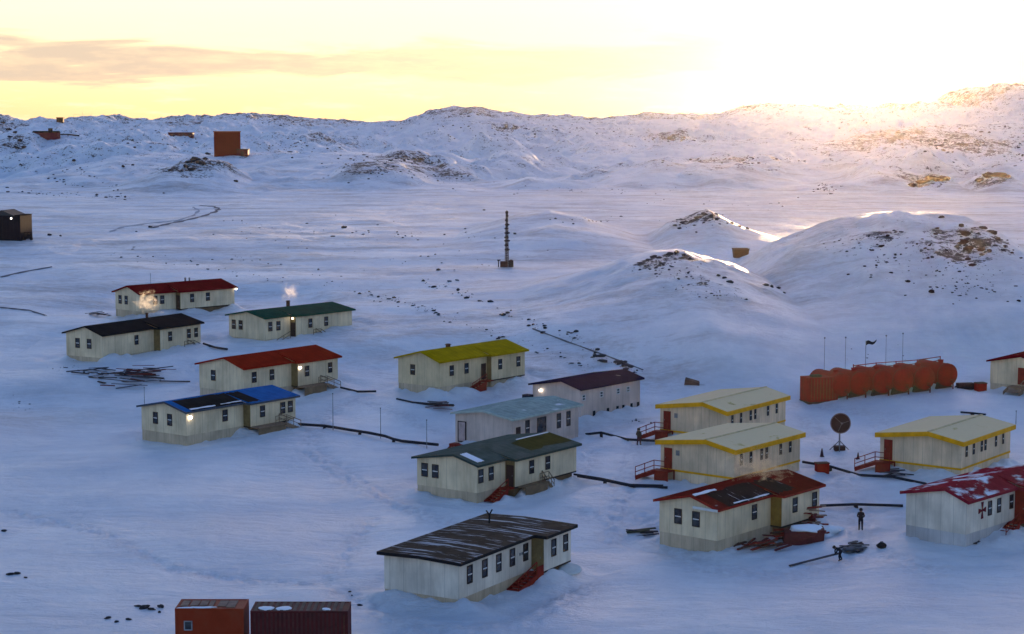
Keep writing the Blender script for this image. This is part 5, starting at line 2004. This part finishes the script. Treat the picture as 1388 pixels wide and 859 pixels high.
def local(t, u, v, z):
    a = t.rotation_euler.z
    return t.location + Vector((u * math.cos(a) - v * math.sin(a), u * math.sin(a) + v * math.cos(a), z))


t, d = HOUSE_GREEN
steam('white steam rising from the chimney of the green roofed house', local(t, d['L'] * .50, d['rv'] + .5, d['zr'] + 1.7) + Vector((.35, 0, 0)), 2.3, 1.6, 2.9, 1.1, 1)
t, d = HOUSE_BLACK
steam('pale steam rising off the black roof in front of the farthest red roofed house', local(t, 12.2, d['rv'] + .4, d['zr'] + 1.9), 3.0, 1.7, 2.6, 1.6, 2, (.98, .92, .80, 1))
t, d = HOUSE_DAMAGED
steam('sunlight-tinted golden steam blowing over the torn roof of the damaged red house', local(t, d['L'] * .72, d['rv'] + .2, d['zr'] + .8), 4.4, 2.6, 2.6, 11.0, 3, (.98, .80, .52, 1))  # golden tint puts the low sunlight into the steam colour itself

# ------------------------------------------------------------------ air
def haze(dens):
    m = bpy.data.materials.new('haze')
    m.use_nodes = True
    N, Lk = m.node_tree.nodes, m.node_tree.links
    N.remove(N['Principled BSDF'])
    vp = N.new('ShaderNodeVolumePrincipled')
    vp.inputs['Color'].default_value = (.98, .88, .72, 1)
    vp.inputs['Density'].default_value = dens
    vp.inputs['Anisotropy'].default_value = HAZE_G
    Lk.new(vp.outputs[0], N['Material Output'].inputs['Volume'])
    zmax = float(GZ.max()) + 4
    o = MB().box(-2300, 2300, -40, 2450, float(GZ.min()) - 1.2, max(zmax, CZ + 4)).build('haze', m)
    tag(o, kind='stuff')


HAZE_G = .9
haze(.000009)

# ------------------------------------------------------------------ light
AZ, EL = math.atan((1160 - CX) / F) + 0.0, R(1.84)
SUNV = Vector((math.sin(AZ) * math.cos(EL), math.cos(AZ) * math.cos(EL), math.sin(EL)))
sl = bpy.data.lights.new('sun', 'SUN')
sl.energy = 2.0
sl.angle = R(.5)
sl.color = (1.0, .66, .36)
so = bpy.data.objects.new('sun', sl)
so.rotation_euler = (-SUNV).to_track_quat('-Z', 'Y').to_euler()
so.location = (100, 500, 200)
COL.objects.link(so)

W = bpy.data.worlds.new('World')
SC.world = W
W.use_nodes = True
N, Lk = W.node_tree.nodes, W.node_tree.links
BG = N['Background']
BG.inputs['Strength'].default_value = .12


def wm(op, a, b=None, c=None):
    q = N.new('ShaderNodeMath')
    q.operation = op
    for i, s in enumerate((a, b, c)):
        if s is None:
            continue
        if isinstance(s, (int, float)):
            q.inputs[i].default_value = s
        else:
            Lk.new(s, q.inputs[i])
    return q.outputs[0]


def wmr(s, a, b, c, d, smooth=False):
    q = N.new('ShaderNodeMapRange')
    if smooth:
        q.interpolation_type = 'SMOOTHSTEP'
    q.inputs[1].default_value, q.inputs[2].default_value, q.inputs[3].default_value, q.inputs[4].default_value = a, b, c, d
    Lk.new(s, q.inputs[0])
    return q.outputs[0]


def wmix(f, a, b, mode='MIX'):
    q = N.new('ShaderNodeMix')
    q.data_type = 'RGBA'
    q.blend_type = mode
    q.clamp_result = False
    if isinstance(f, (int, float)):
        q.inputs['Factor'].default_value = f
    else:
        Lk.new(f, q.inputs['Factor'])
    for k, s in (('A', a), ('B', b)):
        if isinstance(s, tuple):
            q.inputs[k].default_value = s
        else:
            Lk.new(s, q.inputs[k])
    return q.outputs['Result']


sky = N.new('ShaderNodeTexSky')
sky.sky_type = 'NISHITA'
sky.sun_disc = False
sky.sun_elevation = EL
sky.sun_rotation = AZ
sky.altitude = 50
sky.air_density = 1.0
sky.dust_density = 1.2
sky.ozone_density = 2.0
tc = N.new('ShaderNodeTexCoord')
sp = N.new('ShaderNodeSeparateXYZ')
Lk.new(tc.outputs['Generated'], sp.inputs[0])
az = wm('ARCTAN2', sp.outputs['X'], sp.outputs['Y'])
el = wm('ARCSINE', sp.outputs['Z'])
dt = N.new('ShaderNodeVectorMath')
dt.operation = 'DOT_PRODUCT'
Lk.new(tc.outputs['Generated'], dt.inputs[0])
dt.inputs[1].default_value = SUNV
ang = wm('ARCCOSINE', wm('MINIMUM', dt.outputs['Value'], 0.999999))
# clouds in flat layers
cv = N.new('ShaderNodeCombineXYZ')
Lk.new(wm('MULTIPLY', az, 9.0), cv.inputs[0])
Lk.new(wm('MULTIPLY', el, 62.0), cv.inputs[1])
cn = N.new('ShaderNodeTexNoise')
cn.inputs['Scale'].default_value = 1.0
cn.inputs['Detail'].default_value = 7
cn.inputs['Roughness'].default_value = .55
cn.inputs['Distortion'].default_value = .5
Lk.new(cv.outputs[0], cn.inputs['Vector'])
SKYMUL = (1.10, 1.14, 1.50, 1)
base = wmix(1.0, sky.outputs[0], SKYMUL, 'MULTIPLY')
# thin bright veil low over the horizon all round the sunset side
veil = wm('MULTIPLY', wmr(el, .0, .30, 1, 0, True), wmr(ang, .05, 1.5, 1, 0, True))
lowc = wmix(wmr(el, .0, .045, 0, 1, True), (1.95, 1.53, .96, 1), (2.2, 1.98, 1.45, 1))
base = wmix(wm('MULTIPLY', veil, .92), base, lowc)
# the pinkish grey bank of cloud on the left
bank = wm('MULTIPLY', wmr(wm('ADD', el, wm('MULTIPLY', wm('SUBTRACT', cn.outputs['Fac'], .5), .040)), .022, .027, 0, 1, True),
          wmr(wm('ADD', el, wm('MULTIPLY', wm('SUBTRACT', cn.outputs['Fac'], .5), .060)), .038, .047, 1, 0, True))
bank = wm('MULTIPLY', bank, wmr(az, -.2, .42, 1, .0))
cn2 = N.new('ShaderNodeTexNoise')
cn2.inputs['Scale'].default_value = 2.6
cn2.inputs['Detail'].default_value = 8
cn2.inputs['Roughness'].default_value = .65
Lk.new(cv.outputs[0], cn2.inputs['Vector'])
bank = wm('MULTIPLY', bank, wmr(cn2.outputs['Fac'], .3, .55, .65, 1))
base = wmix(wm('MULTIPLY', wmr(cn2.outputs['Fac'], .5, .68, 0, .5, True), wmr(el, .0, .09, 1, 0)), base, (2.3, 2.1, 1.5, 1))
base = wmix(wm('MULTIPLY', bank, .9), base, (1.36, 1.08, .84, 1))
glow = wm('MULTIPLY', wm('EXPONENT', wm('MULTIPLY', ang, -30.0)), 3.6)
gl = N.new('ShaderNodeVectorMath')
gl.operation = 'SCALE'
gl.inputs[0].default_value = (1.0, .86, .55)
Lk.new(glow, gl.inputs['Scale'])
base = wmix(1.0, base, gl.outputs[0], 'ADD')
Lk.new(base, BG.inputs['Color'])
W.cycles.sampling_method = 'MANUAL'
W.cycles.sample_map_resolution = 2048

SC.render.engine = 'CYCLES'
SC.view_settings.view_transform = 'Standard'
SC.view_settings.look = 'None'
SC.view_settings.gamma = 1
SC.view_settings.exposure = 2.25
c = SC.cycles
c.use_denoising = True
c.use_adaptive_sampling = False
c.max_bounces = 5
c.diffuse_bounces = 2
c.glossy_bounces = 2
c.transmission_bounces = 2
c.volume_bounces = 1
c.volume_step_rate = 4
c.volume_max_steps = 128
c.sample_clamp_indirect = 8
